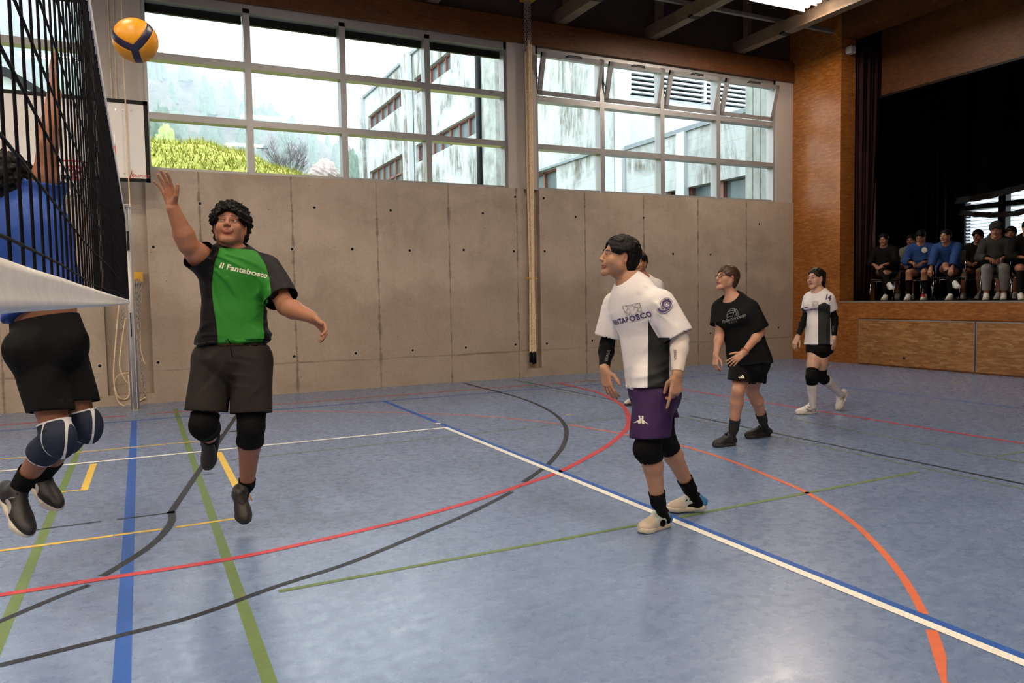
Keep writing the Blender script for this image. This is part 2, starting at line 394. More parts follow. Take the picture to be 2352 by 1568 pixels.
# steel ledge on top, pillars, fascia
wf = MB()
for a, c in ((-6.35, -5.85), (-.43, .17), (5.60, 6.13)):
    wf.box((a, Y1 + .03, ZS), (c, Y1 + .30, 5.60))
wf.box((11.56, Y1 + .03, ZS), (12.3, Y1 + .30, 5.6), M['panelgrey'])
struct(wf.build('trim_1', M['panelgrey']))
struct(boxobj('trim_2', (X0 - .3, Y1 - .02, 5.56), (X1 + 1.3, Y1 + .3, 5.95), M['osb_red']))
struct(boxobj('wall_north', (X0 - .3, Y1 + .12, 5.95), (X1 + 1.3, Y1 + .3, ZC + .3), M['ceil']))
def window(n, xs, x0, x1, tilt=False):
    root = struct(empty('window_%d' % n, (x0, Y1 + .05, ZS)))
    f = MB(); D0, D1 = Y1 + .06, Y1 + .24
    f.box((x0, D0, 5.44), (x1, D1, 5.56)); f.box((x0, D0 + .05, ZS), (x1, D1, ZS + .05))
    f.box((x0, D0, ZS), (x0 + .05, D1, 5.56)); f.box((x1 - .05, D0, ZS), (x1, D1, 5.56))
    for x in xs: f.box((x - .045, D0, ZS), (x + .045, D1, 5.5))
    for z in (4.71, 3.905): f.box((x0, D0 + .004, z - .045), (x1, D1, z + .045))
    f.build('window_frame', M['alu'], root)
    ed = [x0] + list(xs) + [x1]; zz = [ZS, 3.905, 4.71, 5.5]
    for i in range(len(ed) - 1):
        for j in range(3):
            a, c = ed[i] + .045, ed[i + 1] - .045
            if tilt and j == 2:
                s = MB(); w = c - a - .03; h = .68; t = .05
                s.box((0, 0, 0), (w, .055, .075)); s.box((0, 0, h - .075), (w, .055, h)); s.box((0, 0, 0), (.075, .055, h)); s.box((w - .075, 0, 0), (w, .055, h))
                o = s.build('opening_sash', M['alu']); 
                g = MB(); g.box((.07, .02, .07), (w - .07, .03, h - .07)); go = g.build('pane', M['glass'])
                hd = MB(); hd.tube([(w * .38, 0, h - .03), (w * .4, -.03, h + .0), (w * .6, -.03, h + .0), (w * .62, 0, h - .03)], .008, 6); ho = hd.build('sash_handle', M['black'])
                st = MB(); st.cyl((-.02, .02, .25), (-.02, .16, .42), .006); so = st.build('stay_arm', M['black'])
                o.location = (a + .015, D0 + .01, 4.77); o.rotation_euler = (math.radians(16), 0, 0)
                o.parent = root; o.matrix_parent_inverse = parent_matrix(root).inverted()
                for q in (go, ho, so): q.parent = o
            else:
                boxobj('pane', (a, D0 + .12, zz[j] + .03), (c, D0 + .13, zz[j + 1] - .04), M['glass'], root)
    if not tilt:
        bl = MB()
        for i in range(len(ed) - 1): bl.box((ed[i] + .05, D0 + .15, 5.33), (ed[i + 1] - .05, D1 + .02, 5.46))
        bl.build('blind_housing', M['black'], root)
    return root
window(1, (1.52, 2.88, 4.22), .17, 5.60)
window(2, (7.47, 8.78, 10.1), 6.13, 11.56, True)
window(3, (-1.78, -3.14, -4.48), -5.85, -.43)
window(4, (-7.7, -9.05, -10.4), -11.8, -6.35)
struct(boxobj('wall_north', (X0 - .3, Y1 + .03, ZS), (-11.8, Y1 + .3, 5.6), M['panelgrey']))
struct(boxobj('wall_west', (X0 - .3, Y0 - .3, 0), (X0, Y1, ZC + .3), M['osb_wall']))
struct(boxobj('wall_south', (X0 - .3, Y0 - .3, 0), (X1 + 1.3, Y0, ZC + .3), M['conc_side']))
struct(boxobj('ceiling', (X0 - .3, Y0 - .3, ZC), (X1 + .4, Y1 + .3, ZC + .2), M['ceil']))
# stage wall (east): corner wing, bulkhead, stage front
YJ = 10.3; ZD = 1.175
struct(boxobj('wall_east', (X1, YJ, 0), (X1 + .38, Y1 + .3, ZC), M['osb_wall']))
struct(boxobj('wall_east', (X1, -1.0, 6.10), (X1 + .38, YJ, ZC), M['osb_red']))
struct(boxobj('wall_east', (X1, Y0, 0), (X1 + .38, -1.0, ZC), M['osb_wall']))
struct(boxobj('wall_east', (X1 + .72, YJ + .02, ZD), (X1 + 1.0, YJ + .25, 6.3), M['osb_wall']))
struct(boxobj('wall_east', (X1 + 1.0, -1.0, 5.11), (X1 + 1.15, YJ + .25, ZC), M['osb_red']))
b = MB(); b.box((X1 + .02, -1.0, 0), (X1 + .35, YJ, ZD - .02), M['osb_wall']); b.box((X1, -1.0, .86), (X1 + .05, YJ, ZD - .03), M['osb_wall'])
b.box((X1 + .02, -1, ZD - .05), (18.4, 12.3, ZD), M['drape'])
b.box((X1 - .005, -1.0, ZD - .03), (X1 + .05, YJ, ZD), M['rail'])
b.box((X1, 9.86, 0), (X1 + .05, YJ, .859), M['osb_wall'])
stage = struct(b.build('floor', None))
for i, (ya, yb) in enumerate(((7.66, 9.85), (5.47, 7.64), (3.28, 5.45), (1.1, 3.26))):
    p = boxobj('stage_front_panel', (X1 - .012, ya + .012, .03), (X1 + .03, yb - .012, .825), M['osb_lo'])
    tag(p, ['large OSB storage front under the stage, next to the corner post', 'OSB storage front under the stage, cut by the right picture edge', 'OSB storage front under the stage further toward the viewer', 'OSB storage front under the stage nearest the viewer'][i], 'panel', 'OSB fronts under the stage')
    e = MB(); e.box((X1 - .016, ya + .002, .825), (X1 + .03, yb - .002, .84)); e.box((X1 - .016, ya + .002, .03), (X1 + .03, ya + .012, .83)); e.box((X1 - .016, yb - .012, .03), (X1 + .03, yb - .002, .83))
    e.build('edge_trim', M['alu'], p)
    hh = MB(); hh.tube([(X1 - .0135, ya + 1.25, .17), (X1 - .010, ya + 1.25, .17)], .022, 16); hh.build('finger_hole', M['black'], p)
# stage box interior
struct(boxobj('ceiling', (X1 + .38, -1.1, ZC), (19, 12.4, ZC + .2), M['drape']))
struct(boxobj('wall_stage', (X1 + .38, 12.3, 0), (19, 12.4, ZC), M['drape']))
b = MB(); b.box((18.3, -1, 0), (18.5, 8.2, ZC)); b.box((18.3, 12.1, 0), (18.5, 12.35, ZC)); b.box((18.3, 8.2, 0), (18.5, 12.1, 2.15)); b.box((18.3, 8.2, 3.62), (18.5, 12.1, ZC))
struct(b.build('wall_back', M['drape']))
struct(boxobj('wall_stage', (X1 + .38, -1.1, 0), (19, -1.0, ZC), M['drape']))
wr = struct(empty('window_5', (18.3, 10, 2.15)))
b = MB(); b.box((18.3, 11.02, 2.15), (18.5, 11.2, 3.62)); b.box((18.3, 9.8, 2.15), (18.5, 9.9, 3.62)); b.box((18.28, 8.2, 3.28), (18.5, 12.1, 3.40)); b.build('window_frame', M['black'], wr)
boxobj('pane', (18.42, 8.2, 2.15), (18.43, 12.1, 3.62), M['glass'], wr)
slat = plain('white_louvre_slat', (.85, .86, .9), .5, var=.02)
b = MB(); rot = Matrix.Rotation(math.radians(24), 3, 'Y')
for i in range(19): b.box((18.60, 8.0, 2.12 + i * .082), (18.69, 12.2, 2.128 + i * .082), rot=rot)
b.build('louvre_blind', slat, wr)
# swagged black cloth in front of that window
def swag(name, pts_top, drop, label, cat, mat):
    b = MB(); bm = b.bm; N = 26; rows = []
    for j in range(5):
        row = []
        for i in range(N + 1):
            t = i / N; k = t * (len(pts_top) - 1); i0 = min(int(k), len(pts_top) - 2); u = k - i0
            p = Vector(pts_top[i0]).lerp(Vector(pts_top[i0 + 1]), u)
            row.append(bm.verts.new((p.x + .05 * math.sin(i * 1.7 + j), p.y, p.z - drop * j / 4)))
        rows.append(row)
    for j in range(4):
        for i in range(N):
            f = bm.faces.new((rows[j][i], rows[j][i + 1], rows[j + 1][i + 1], rows[j + 1][i])); f.smooth = True
    o = b.build(name, mat); md = o.modifiers.new('thick', 'SOLIDIFY'); md.thickness = .02; return tag(o, label, cat)
g1 = plain('charcoal_cloth', (.03, .03, .034), .8)
def arc(pxy, X): return [tuple(atX(x, y, X)) for x, y in pxy]
swag('hanging_cloth', arc([(2205, 482), (2240, 486), (2285, 488), (2330, 484), (2380, 474), (2430, 455)], 17.6), .12, 'dark grey cloth band swagged across the louvred stage window', 'cloth', g1)
swag('hanging_cloth', arc([(2195, 455), (2240, 448), (2290, 438), (2340, 425), (2400, 405), (2460, 380)], 17.4), .14, 'upper dark cloth border hanging high above the louvred stage window', 'cloth', g1)
# pleated curtain at the stage mouth + black wings
def pleats(name, x0, x1, y, z0, z1, amp, nf, mat, label, cat, along='x', flare=0.0):
    b = MB(); bm = b.bm; N = nf * 8; R = 6; rows = []
    for j in range(R + 1):
        tz = j / R; z = z1 + (z0 - z1) * tz; row = []
        for i in range(N + 1):
            t = i / N; q = x0 + (x1 - x0) * t * (1 - flare * tz ** 1.5) ; o = amp * math.sin(i / 8 * 2 * math.pi) * (1 + .3 * math.sin(i * .37)) + .01 * math.sin(i * .9 + tz * 5)
            row.append(bm.verts.new((q, y + o, z) if along == 'x' else (y + o, q, z)))
        rows.append(row)
    for j in range(R):
        for i in range(N):
            f = bm.faces.new((rows[j][i], rows[j][i + 1], rows[j + 1][i + 1], rows[j + 1][i])); f.smooth = True
    o = b.build(name, mat); md = o.modifiers.new('thick', 'SOLIDIFY'); md.thickness = .012
    return tag(o, label, cat)
pleats('stage_curtain', X1 + .40, X1 + .99, YJ - .06, ZD + .01, 6.35, .04, 6, M['curtain'], 'dark purple pleated curtain gathered behind the wooden stage jamb', 'curtain', flare=.45)
pleats('stage_drape', X1 + 1.3, X1 + 2.6, YJ + .55, ZD + .01, 6.9, .06, 9, M['drape'], 'black wing drape hanging behind the stage opening beside the spectators', 'curtain')
pleats('stage_drape', 11.75, 12.2, 17.9, ZD + .01, 6.9, .05, 4, M['drape'], 'black backdrop drape left of the louvred stage window', 'curtain', along='y')
pleats('stage_drape', X1 + 2.8, X1 + 4.6, YJ + 1.1, ZD + .01, 6.9, .06, 9, M['drape'], 'second black wing drape deeper on the stage', 'curtain')
# trusses
def truss(x, label):
    r = empty('roof_truss', (x, Y1, 5.97)); tag(r, label, 'roof truss', 'timber roof trusses')
    boxobj('bottom_chord', (x - .09, Y0, 5.97), (x + .09, Y1 + .12, 6.19), M['beam'], r)
    boxobj('top_chord', (x - .09, Y0, 7.05), (x + .09, Y1 + .12, 7.24), M['beam'], r)
    ys = [Y1 - .2 - 1.9 * i for i in range(9)]
    for i, y in enumerate(ys):
        boxobj('post', (x - .05, y - .06, 6.19), (x + .05, y + .06, 7.05), M['beam'], r)
        boxobj('steel_plate', (x - .093, y - 1.02, 5.965), (x + .093, y - .90, 6.0), M['black'], r)
        if i < 8:
            L = math.hypot(1.9, .86); an = math.atan2(.86, 1.9) * (1 if i % 2 else -1)
            q = MB(); q.box((x - .045, y - .95 - L / 2, 6.56), (x + .045, y - .95 + L / 2, 6.68), rot=Matrix.Rotation(-an, 3, 'X')); q.build('diagonal_brace', M['beam'], r)
for i, x in enumerate((-10.4, -8.4, -6.4, -4.4, -2.4, -.4, 2.0, 4.3)): truss(x, 'timber roof truss out of view above the court')
truss(6.62, 'brown timber roof truss whose end shows beside the chained climbing ropes'); truss(8.52, 'brown timber roof truss over the middle of the tilted windows'); truss(10.58, 'brown timber roof truss nearest the stage wall, by the lit lamp')
for y, lab in ((10.5, 'grey ceiling rail running along the window wall'), (8.6, 'grey ceiling rail second from the window wall'), (6.6, 'grey ceiling rail further from the windows')):
    tag(boxobj('ceiling_rail', (X0, y - .035, 6.24), (X1, y + .035, 6.30), M['rail']), lab, 'rail', 'ceiling rails')
# lamps
M['tube'] = emis('lamp_tube', (1.0, .83, .655), LAMP_E)
def lamp(x, y, lab, dz=0.0):
    r = empty('ceiling_lamp', (x, y, 6.33 + dz)); tag(r, lab, 'ceiling lamp', 'fluorescent ceiling lamps')
    h = MB(); h.box((x - .60, y - .24, 6.38 + dz), (x + .60, y + .24, 6.42 + dz)); h.box((x - .60, y - .26, 6.32 + dz), (x + .60, y - .24, 6.42 + dz)); h.box((x - .60, y + .24, 6.32 + dz), (x + .60, y + .26, 6.42 + dz)); h.box((x - .60, y - .01, 6.33 + dz), (x + .60, y + .01, 6.4 + dz)); h.build('housing', M['white'], r)
    for s in (-.12, .12): boxobj('tube', (x - .55, y + s - .022, 6.335 + dz), (x + .55, y + s + .022, 6.365 + dz), M['tube'], r)
for x in (-9.4, -5.4, -1.4, 3.2, 7.5): 
    for y in ((-2.5, 1.5, 5.2) if x < 7 else ()): lamp(x, y, 'twin tube ceiling lamp out of view over the court')
lamp(9.55, 9.22, 'lit twin tube ceiling lamp by the truss near the stage wall', -.30)

pl = atX(1947, 117, X1 + .2)
b = MB(); p = atY(1947, 118, YJ); b.box((p[0] - .07, YJ - .14, p[2] - .07), (p[0] + .07, YJ, p[2] + .07), bev=.03); tag(b.build('wall_sensor', M['plastic']), 'small white plastic sensor box high on the stage jamb', 'sensor')
# ------------------------------------------------------------------ outside
M['grass'] = NT('meadow_grass'); t = M['grass']
M['grass'] = t.fin(t.ramp(t.noise(7, 5, .7), [(.35, (.15, .165, .03)), (.5, (.32, .33, .065)), (.68, (.52, .50, .17))]), .9, spec=.1)
def mat_facade():
    t = NT('weathered_facade_concrete'); x, y, z = t.sep()
    st = t.noise(1.0, 6, .75, t.map((1.6, 1.6, .28)), .5); big = t.noise(.33, 4, .6, t.map((1, 1, 1.4), loc=(4, 2, 1)), .5)
    d = t.math('MULTIPLY', t.ramp(st, [(.42, 0.0), (.58, 1.0)]), t.ramp(big, [(.42, 0.1), (.56, 1.0)]))
    board = t.math('LESS_THAN', t.math('FRACT', t.math('MULTIPLY', z, 3.1)), .045)
    c = t.mix(d, (.40, .43, .43), (.115, .105, .088)); c = t.mix(t.math('MULTIPLY', board, .25), c, (.14, .14, .125))
    return t.fin(c, .85, spec=.2)
FA = mat_facade(); FD = plain('shaded_concrete_column', (.26, .275, .26), .85, var=.3, sc=2)
CAPM = plain('zinc_parapet_cap', (.16, .19, .21), .5); BRF = plain('red_brown_window_timber', (.15, .058, .042), .6); DG = plain('dark_window_glass', (.10, .13, .14), .08, spec=.8, var=.3, sc=.4)
LW = plain('whitewashed_concrete', (.44, .47, .48), .85, var=.06, sc=.7)
ground = struct(boxobj('floor', (-300, 11.9, -1.2), (300, 420, -.6), plain('distant_ground', (.24, .26, .19), .95)))
XA = 13.5
bd = empty('apartment_building', (XA, 35, -.6)); tag(bd, 'weathered concrete block with red-brown window bands seen through the tall panes', 'building')
b = MB()
segs3 = [(40.6, 47.9), (33.7, 38.9)]
def wall_with_bands(b, ya, yb, z0, z1, bands):
    zs = sorted(set([z0, z1] + [q for s in bands for q in (s[2], s[3])])); 
    for i in range(len(zs) - 1):
        za, zb = zs[i], zs[i + 1]; cuts = sorted([(s[0], s[1]) for s in bands if s[2] <= za + 1e-6 and s[3] >= zb - 1e-6]); y = ya
        for c0, c1 in cuts:
            if c0 > y: b.box((XA, y, za), (XA + .4, c0, zb))
            y = max(y, c1)
        if y < yb: b.box((XA, y, za), (XA + .4, yb, zb))
bands = [(40.6, 47.9, 12.05, 12.92), (33.7, 38.9, 12.05, 12.92), (40.6, 47.9, 6.6, 9.45), (30.9, 38.9, 8.52, 9.45), (23.8, 27.5, 4.2, 5.95), (33, 38.9, 5.0, 6.0)]
wall_with_bands(b, 19.9, 49.2, -.6, 14.25, bands)
b.box((XA + .4, 19.9, -.6), (26, 49.2, 14.2)); 
for ya, yb, w in ((48.6, 49.4, .25), (39.2, 40.3, .28), (19.9, 20.9, .18)): b.box((XA - w, ya, -.6), (XA + .1, yb, 14.45))
b.build('wall', FA, bd)
b = MB(); b.box((XA - .30, 39.1, -.6), (XA - .05, 39.35, 14.5)); b.build('light_pilaster', LW, bd)
for ya, yb, nm in ((28.2, 29.3, 'pilaster'),): boxobj(nm, (XA - .3, ya, -.6), (XA + .1, yb, 14.2), FD, bd)
b = MB(); b.cyl((XA - .12, 30.3, -.6), (XA - .12, 30.3, 14.2), .12); b.build('downpipe', M['black'], bd)
b = MB(); b.box((XA - .12, 19.8, 14.2), (XA + .5, 49.3, 14.36)); b.build('parapet_cap', CAPM, bd)
b = MB(); b.box((XA - .08, 20.9, 5.95), (XA + .02, 28.2, 6.03)); b.build('ledge', CAPM, bd)
for (ya, yb, z0, z1) in bands:
    boxobj('pane', (XA + .28, ya, z0), (XA + .32, yb, z1), DG, bd)
    f = MB(); n = max(2, round((yb - ya) / 1.15))
    for i in range(n + 1):
        y = ya + (yb - ya) * i / n; f.box((XA + .16, y - .05, z0), (XA + .28, y + .05, z1))
    f.box((XA + .16, ya, z0), (XA + .28, yb, z0 + .07)); f.box((XA + .16, ya, z1 - .07), (XA + .28, yb, z1))
    if z1 - z0 > 1.5: f.box((XA + .16, ya, z1 - 1.0), (XA + .28, yb, z1 - .9))
    f.build('window_frame', BRF, bd)
# white end wall with louvres and the low wing
b = MB(); b.box((XA, 19.7, -.6), (24, 19.9, 7.5)); b.build('end_wall', LW, bd)
lv = MB()
for i in range(13): lv.box((XA + .25, 19.6, 7.55 + i * .145), (21, 19.72, 7.61 + i * .145))
lv.box((XA + .2, 19.6, 7.5), (XA + .28, 19.75, 9.5)); lv.box((XA + 3.1, 19.58, 7.5), (XA + 3.2, 19.75, 9.5)); lv.build('louvre_screen', LW, bd)
boxobj('louvre_backing', (XA + .2, 19.76, 7.5), (22, 19.88, 9.6), M['black'], bd)
boxobj('corner_column', (XA - .14, 19.55, -.6), (XA + .2, 19.95, 14.2), LW, bd)
lw = empty('low_wing', (XA, 17, -.6)); tag(lw, 'low concrete annex with flat parapet in front of the louvred wall', 'building')
b = MB(); b.box((XA, 14.2, 4.25), (XA + .4, 19.5, 5.75)); b.box((XA, 17.6, -.6), (XA + .4, 19.5, 4.25)); b.box((XA, 16.7, -.6), (XA + .4, 17.15, 4.25)); b.box((XA + .4, 14.2, -.6), (24, 19.5, 5.7)); b.build('wall', FA, lw)
boxobj('parapet_cap', (XA - .06, 14.1, 5.75), (24, 19.5, 5.87), CAPM, lw)
boxobj('pilaster', (XA - .12, 16.62, -.6), (XA + .05, 16.95, 5.74), LW, lw)
boxobj('pane', (XA + .25, 14.2, 2.6), (XA + .3, 17.6, 4.25), DG, lw)
f = MB()
for y in (14.3, 15.4, 16.65, 17.2, 17.55): f.box((XA + .12, y - .06, 2.6), (XA + .25, y + .06, 4.25))
f.build('window_frame', BRF, lw)
b = MB()
for i in range(6): b.box((XA - .1 + .012 * (i % 2), 13.55 + i * .13, -.6), (XA + .55, 13.55 + (i + 1) * .13 - .008, 12))
tag(b.build('concrete_column', FD), 'tall board-marked concrete column outside the last window column', 'column')
# grass mound
def grid_mesh(name, fn, nu, nv, mat, label=None, cat=None, kind=None, sm=True):
    vs = [tuple(fn(i / nu, j / nv)) for j in range(nv + 1) for i in range(nu + 1)]
    fs = [(j * (nu + 1) + i, j * (nu + 1) + i + 1, (j + 1) * (nu + 1) + i + 1, (j + 1) * (nu + 1) + i) for j in range(nv) for i in range(nu)]
    me = bpy.data.meshes.new(name); me.from_pydata(vs, [], fs); me.materials.append(mat)
    if sm: me.polygons.foreach_set('use_smooth', [True] * len(me.polygons))
    o = bpy.data.objects.new(name, me); COL.objects.link(o); return tag(o, label, cat, None, kind)
YM = 17.0
crest = [atY(x, y, YM) for x, y in ((-260, 345), (0, 338), (200, 338), (345, 338), (400, 336), (450, 338), (500, 347), (550, 361), (600, 383), (650, 403), (760, 440), (900, 480))]
cx = [c[0] for c in crest]; cz = [c[2] for c in crest]
def mound(u, v):
    x = -9 + 17 * u; yy = 12.1 + 14 * v; top = np.interp(x * YM / max(yy, YM * .9) if False else x, cx, cz)
    w = math.sin(min(1, max(0, (yy - 11.6) / (YM - 11.6))) * math.pi / 2) if yy < YM else math.cos(min(1, (yy - YM) / 9.5) * math.pi / 2)
    z = -.6 + (top + .6) * (.45 + .55 * w if yy < YM else w)
    return x, yy, z + .05 * math.sin(x * 5 + yy * 3) * math.sin(yy * 4.3 - x * 2)
grid_mesh('grass_mound', mound, 90, 70, M['grass'], 'grassy green mound right outside the window behind the sill', 'mound')
bl = bmesh.new()
for i in range(16000):
    u = random.uniform(.15, .85); v = random.uniform(.02, .40); x, y, z = mound(u, v); h = random.uniform(.05, .14); a = random.uniform(0, 6.28); w = .014
    dx, dy = math.cos(a), math.sin(a); lx, ly = random.uniform(-.07, .07), random.uniform(-.07, .07)
    q = [bl.verts.new((x - dx * w, y - dy * w, z - .01)), bl.verts.new((x + dx * w, y + dy * w, z - .01)), bl.verts.new((x + lx, y + ly, z + h))]; bl.faces.new(q)
me = bpy.data.meshes.new('grass'); bl.to_mesh(me); bl.free(); me.materials.append(M['grass']); o = bpy.data.objects.new('grass', me); COL.objects.link(o)
tag(o, 'tufts of grass covering the green mound', 'grass', kind='stuff')
# bare tree, lamp post, bushes, hillside
def bare_tree(base, H, label):
    b = MB()
    def br(p, d, L, r, n):
        pts = [p]; q = p.copy(); dd = d.copy()
        for k in range(3):
            dd = (dd + Vector((random.uniform(-.12, .12), random.uniform(-.12, .12), .06))).normalized(); q = q + dd * L / 3; pts.append(q.copy())
        b.tube(pts, r, 5, rs=[r, r * .85, r * .7, r * .55], cap=False)
        if n == 0: return
        for k in range(3 if n > 1 else 4):
            t = random.uniform(.35, 1); i = min(int(t * 3), 2); o = pts[i].lerp(pts[i + 1], t * 3 - i)
            a = random.uniform(0, 6.28); nd = (dd * .75 + Vector((math.cos(a), math.sin(a), .35)) * .62).normalized(); br(o, nd, L * random.uniform(.55, .8), r * .55, n - 1)
        br(q, (dd + Vector((random.uniform(-.2, .2), random.uniform(-.2, .2), .1))).normalized(), L * .75, r * .55, n - 1)
    b.tube([(base[0], base[1], -.6), base], H * .03, 6)
    for k in range(5):
        a = k * 1.26; br(Vector(base), Vector((math.cos(a) * .45, math.sin(a) * .45, 1)).normalized(), H * .38, H * .014, 4)
    return tag(b.build('bare_tree', plain('grey_bark', (.10, .085, .09), .9)), label, 'tree')
p = atY(660, 420, 42); bare_tree((p[0], 42, p[2] - .6), 2.9, 'leafless shrubby tree with thin dark branches beyond the mound')
p = atY(603, 341, 55); b = MB(); b.cyl((p[0], 55, -.6), (p[0], 55, p[2]), .06, .045, 10); b.box((p[0] - .4, 54.8, p[2]), (p[0] + .4, 55.2, p[2] + .12)); tag(b.build('street_lamp', CAPM), 'thin grey street lamp with flat head beyond the mound', 'street lamp')
def blob(name, px, py, Y, r, h, mat, label, cat='tree'):
    p = atY(px, py, Y); b = MB(); r0 = bmesh.ops.create_icosphere(b.bm, subdivisions=4, radius=1)
    for v in r0['verts']:
        c = v.co.normalized(); k = 1 + .16 * math.sin(c.x * 9 + px) * math.sin(c.y * 8) + .12 * math.sin(c.z * 17 + c.x * 13); t = (c.z + 1) / 2
        v.co = Vector((p[0] + c.x * r * k * (1.15 - .75 * t), Y + c.y * r * k * (1.15 - .75 * t), p[2] + c.z * h * k))
    for f in b.bm.faces: f.smooth = True
    b.cyl((p[0], Y, -1), (p[0], Y, p[2]), r * .1)
    return tag(b.build(name, mat), label, cat)
G1 = plain('hazy_evergreen', (.06, .10, .06), .95, var=.4, sc=1.5); G2 = plain('yellow_green_foliage', (.24, .30, .09), .95, var=.3, sc=2); PK = plain('pale_blossom_shrub', (.34, .28, .26), .95)
blob('conifer_tree', 352, 335, 80, 1.9, 2.2, G1, 'dark green conifer at the left behind the mound'); blob('round_tree', 381, 330, 78, 1.3, 1.7, G2, 'yellow-green rounded tree behind the mound crest')
blob('conifer_tree', 371, 305, 110, 2.8, 3.2, G1, 'hazy dark tree above the yellow-green tree'); blob('bush', 745, 392, 60, 1.3, .9, PK, 'pale pinkish bush beside the bare tree', 'bush'); blob('conifer_tree', 808, 395, 90, 1.3, 2.6, G1, 'small bluish conifer left of the concrete block')
HM = NT('hillside_woodland'); HM = HM.fin(HM.mix(.6, HM.ramp(HM.noise(.09, 6, .7), [(.35, (.035, .045, .05)), (.55, (.09, .085, .06)), (.7, (.17, .15, .09))]), HM.ramp(HM.noise(.6, 4, .7), [(.35, (.03, .035, .035)), (.7, (.15, .13, .09))])), .95, spec=.1)
def hill(prof, Y, depth, name, label):
    P = [atY(x, y, Y) for x, y in prof]; hx = [p[0] for p in P]; hz = [p[2] for p in P]
    def fn(u, v):
        x = hx[0] + (hx[-1] - hx[0]) * u; top = np.interp(x, hx, hz); y = Y - depth + depth * v
        z = -1 + (top + 1) * (v ** 1.15) + (1.5 * math.sin(x * .31 + v * 9) + 1.2 * math.sin(x * .83 + v * 23)) * v
        return x, y, z
    grid_mesh(name, fn, 120, 60, HM, label, 'hill')
hill([(-500, -60), (0, -10), (200, 40), (345, 110), (450, 175), (560, 235), (680, 300), (790, 365), (900, 430), (1000, 470)], 190, 120, 'wooded_hill', 'near misty wooded hillside falling to the right behind the glass')
hill([(-500, -200), (200, -140), (345, -60), (560, 40), (700, 110), (800, 180), (900, 250), (1100, 380), (1300, 460)], 360, 160, 'wooded_hill', 'far fog-covered hillside fading into the sky')
fb = bmesh.new()
for i in range(900):
    u = random.random(); v = random.uniform(.05, .95); Y = 190 - 120 + 120 * v
    xx = -150 + 220 * u; P = [(-500, -60), (0, -10), (200, 40), (345, 110), (450, 175), (560, 235), (680, 300), (790, 365), (900, 430), (1000, 470)]
    if i == 0:
        A_ = [atY(x, y, 190) for x, y in P]; hx = [p[0] for p in A_]; hz = [p[2] for p in A_]
    top = np.interp(xx, hx, hz); z = -1 + (top + 1) * (v ** 1.15); h = random.uniform(2.5, 5.5); r = random.uniform(.8, 1.8)
    R0 = bmesh.ops.create_cone(fb, cap_ends=False, segments=6, radius1=r, radius2=r * .2, depth=h); bmesh.ops.translate(fb, vec=(xx, Y, z + h * .4), verts=R0['verts'])
me = bpy.data.meshes.new('hillside_trees'); fb.to_mesh(me); fb.free(); me.materials.append(G1); o = bpy.data.objects.new('hillside_trees', me); COL.objects.link(o); tag(o, 'countless trees covering the misty hillside', 'trees', kind='stuff')
hs = empty('house', (-6, 34, -.6)); tag(hs, 'white house with dark sloping roof seen through the netting', 'house')
pts = [atY(x, y, 34) for x, y in ((-60, 150), (20, 168), (120, 232), (120, 420), (-60, 420))]
b = MB(); b.prism([tuple(p) for p in pts], (0, 8, 0)); b.build('wall', LW, hs)
pr = [atY(x, y, 33.5) for x, y in ((-70, 132), (15, 155), (135, 228), (130, 240), (14, 170), (-70, 148))]; b = MB(); b.prism([tuple(p) for p in pr], (0, 9, 0)); b.build('roof', M['black'], hs)
# valley fog
fm = bpy.data.materials.new('valley_fog'); fm.use_nodes = True; nt = fm.node_tree; nt.nodes.remove(nt.nodes['Principled BSDF'])
vs_ = nt.nodes.new('ShaderNodeVolumeScatter'); vs_.inputs['Color'].default_value = (.78, .87, 1, 1); vs_.inputs['Density'].default_value = .0036; nt.links.new(vs_.outputs[0], nt.nodes['Material Output'].inputs['Volume'])
fo = boxobj('fog', (-290, 62, -5), (290, 400, 66), fm); tag(fo, 'white fog lying over the valley and hills outside', 'fog', kind='stuff')
# ------------------------------------------------------------------ sports equipment
def lerp(a, b, t): return [a[i] + (b[i] - a[i]) * t for i in range(len(a))]
XN = -.116
vn = empty('volleyball_net', (XN, 5.5, 1.37)); tag(vn, 'black volleyball net with white bands stretched to the silver post', 'net')
YE, YS = 10.5, .46
def netx(y): return XN
b = MB(); MN = M['black']
n = int(round((YE - YS) / .1)); zs = [1.43 + .1 * (i) for i in range(10)]
for i in range(n + 1):
    y = YS + .1 * i + .062
    if y > YE: break
    b.tube([(XN + .0005 * math.sin(i), y, 1.40), (XN, y + .004 * math.sin(i * 2.1), 1.9), (XN, y, 2.40)], .0024 if y > 1.6 else .0021, 5 if y < 3 else 4, cap=False)
for z in zs: b.tube([(XN, YS + (YE - YS) * k / 20, z + .008 * math.sin(k * .9 + z * 9)) for k in range(21)], .0022, 5, cap=False)
b.build('netting', plain('black_net_cord', (.0025, .0025, .005), .7, spec=.12), vn)
wb = plain('white_net_band', (.74, .72, .70), .75, var=.06, sc=30)
b = MB(); bm = b.bm; rows = []
for k in range(61):
    t = k / 60; y = YS + (YE - YS) * t; e = min(1, (YE - y) / 1.0); sag = -.012 * math.sin(math.pi * t) * .5
    zt = 1.374 + .040 * (.45 + .55 * e) + sag * .6; zb = 1.376 - .010 * e - .003 + sag * .4
    sec = [(.004, zt), (.009, zt - .010), (.006, (zt * .6 + zb * .4)), (.011, zb + .014), (.012, zb + .006), (.004, zb), (-.004, zb), (-.010, zb + .012), (-.006, (zt + zb) / 2), (-.006, zt - .008)]
    rows.append([bm.verts.new((XN + dx * 1.0 + .0015 * math.sin(k * 1.3), y, z)) for dx, z in sec])
for A, B in zip(rows, rows[1:]):
    for i in range(10): f = bm.faces.new((A[i], A[(i + 1) % 10], B[(i + 1) % 10], B[i])); f.smooth = True
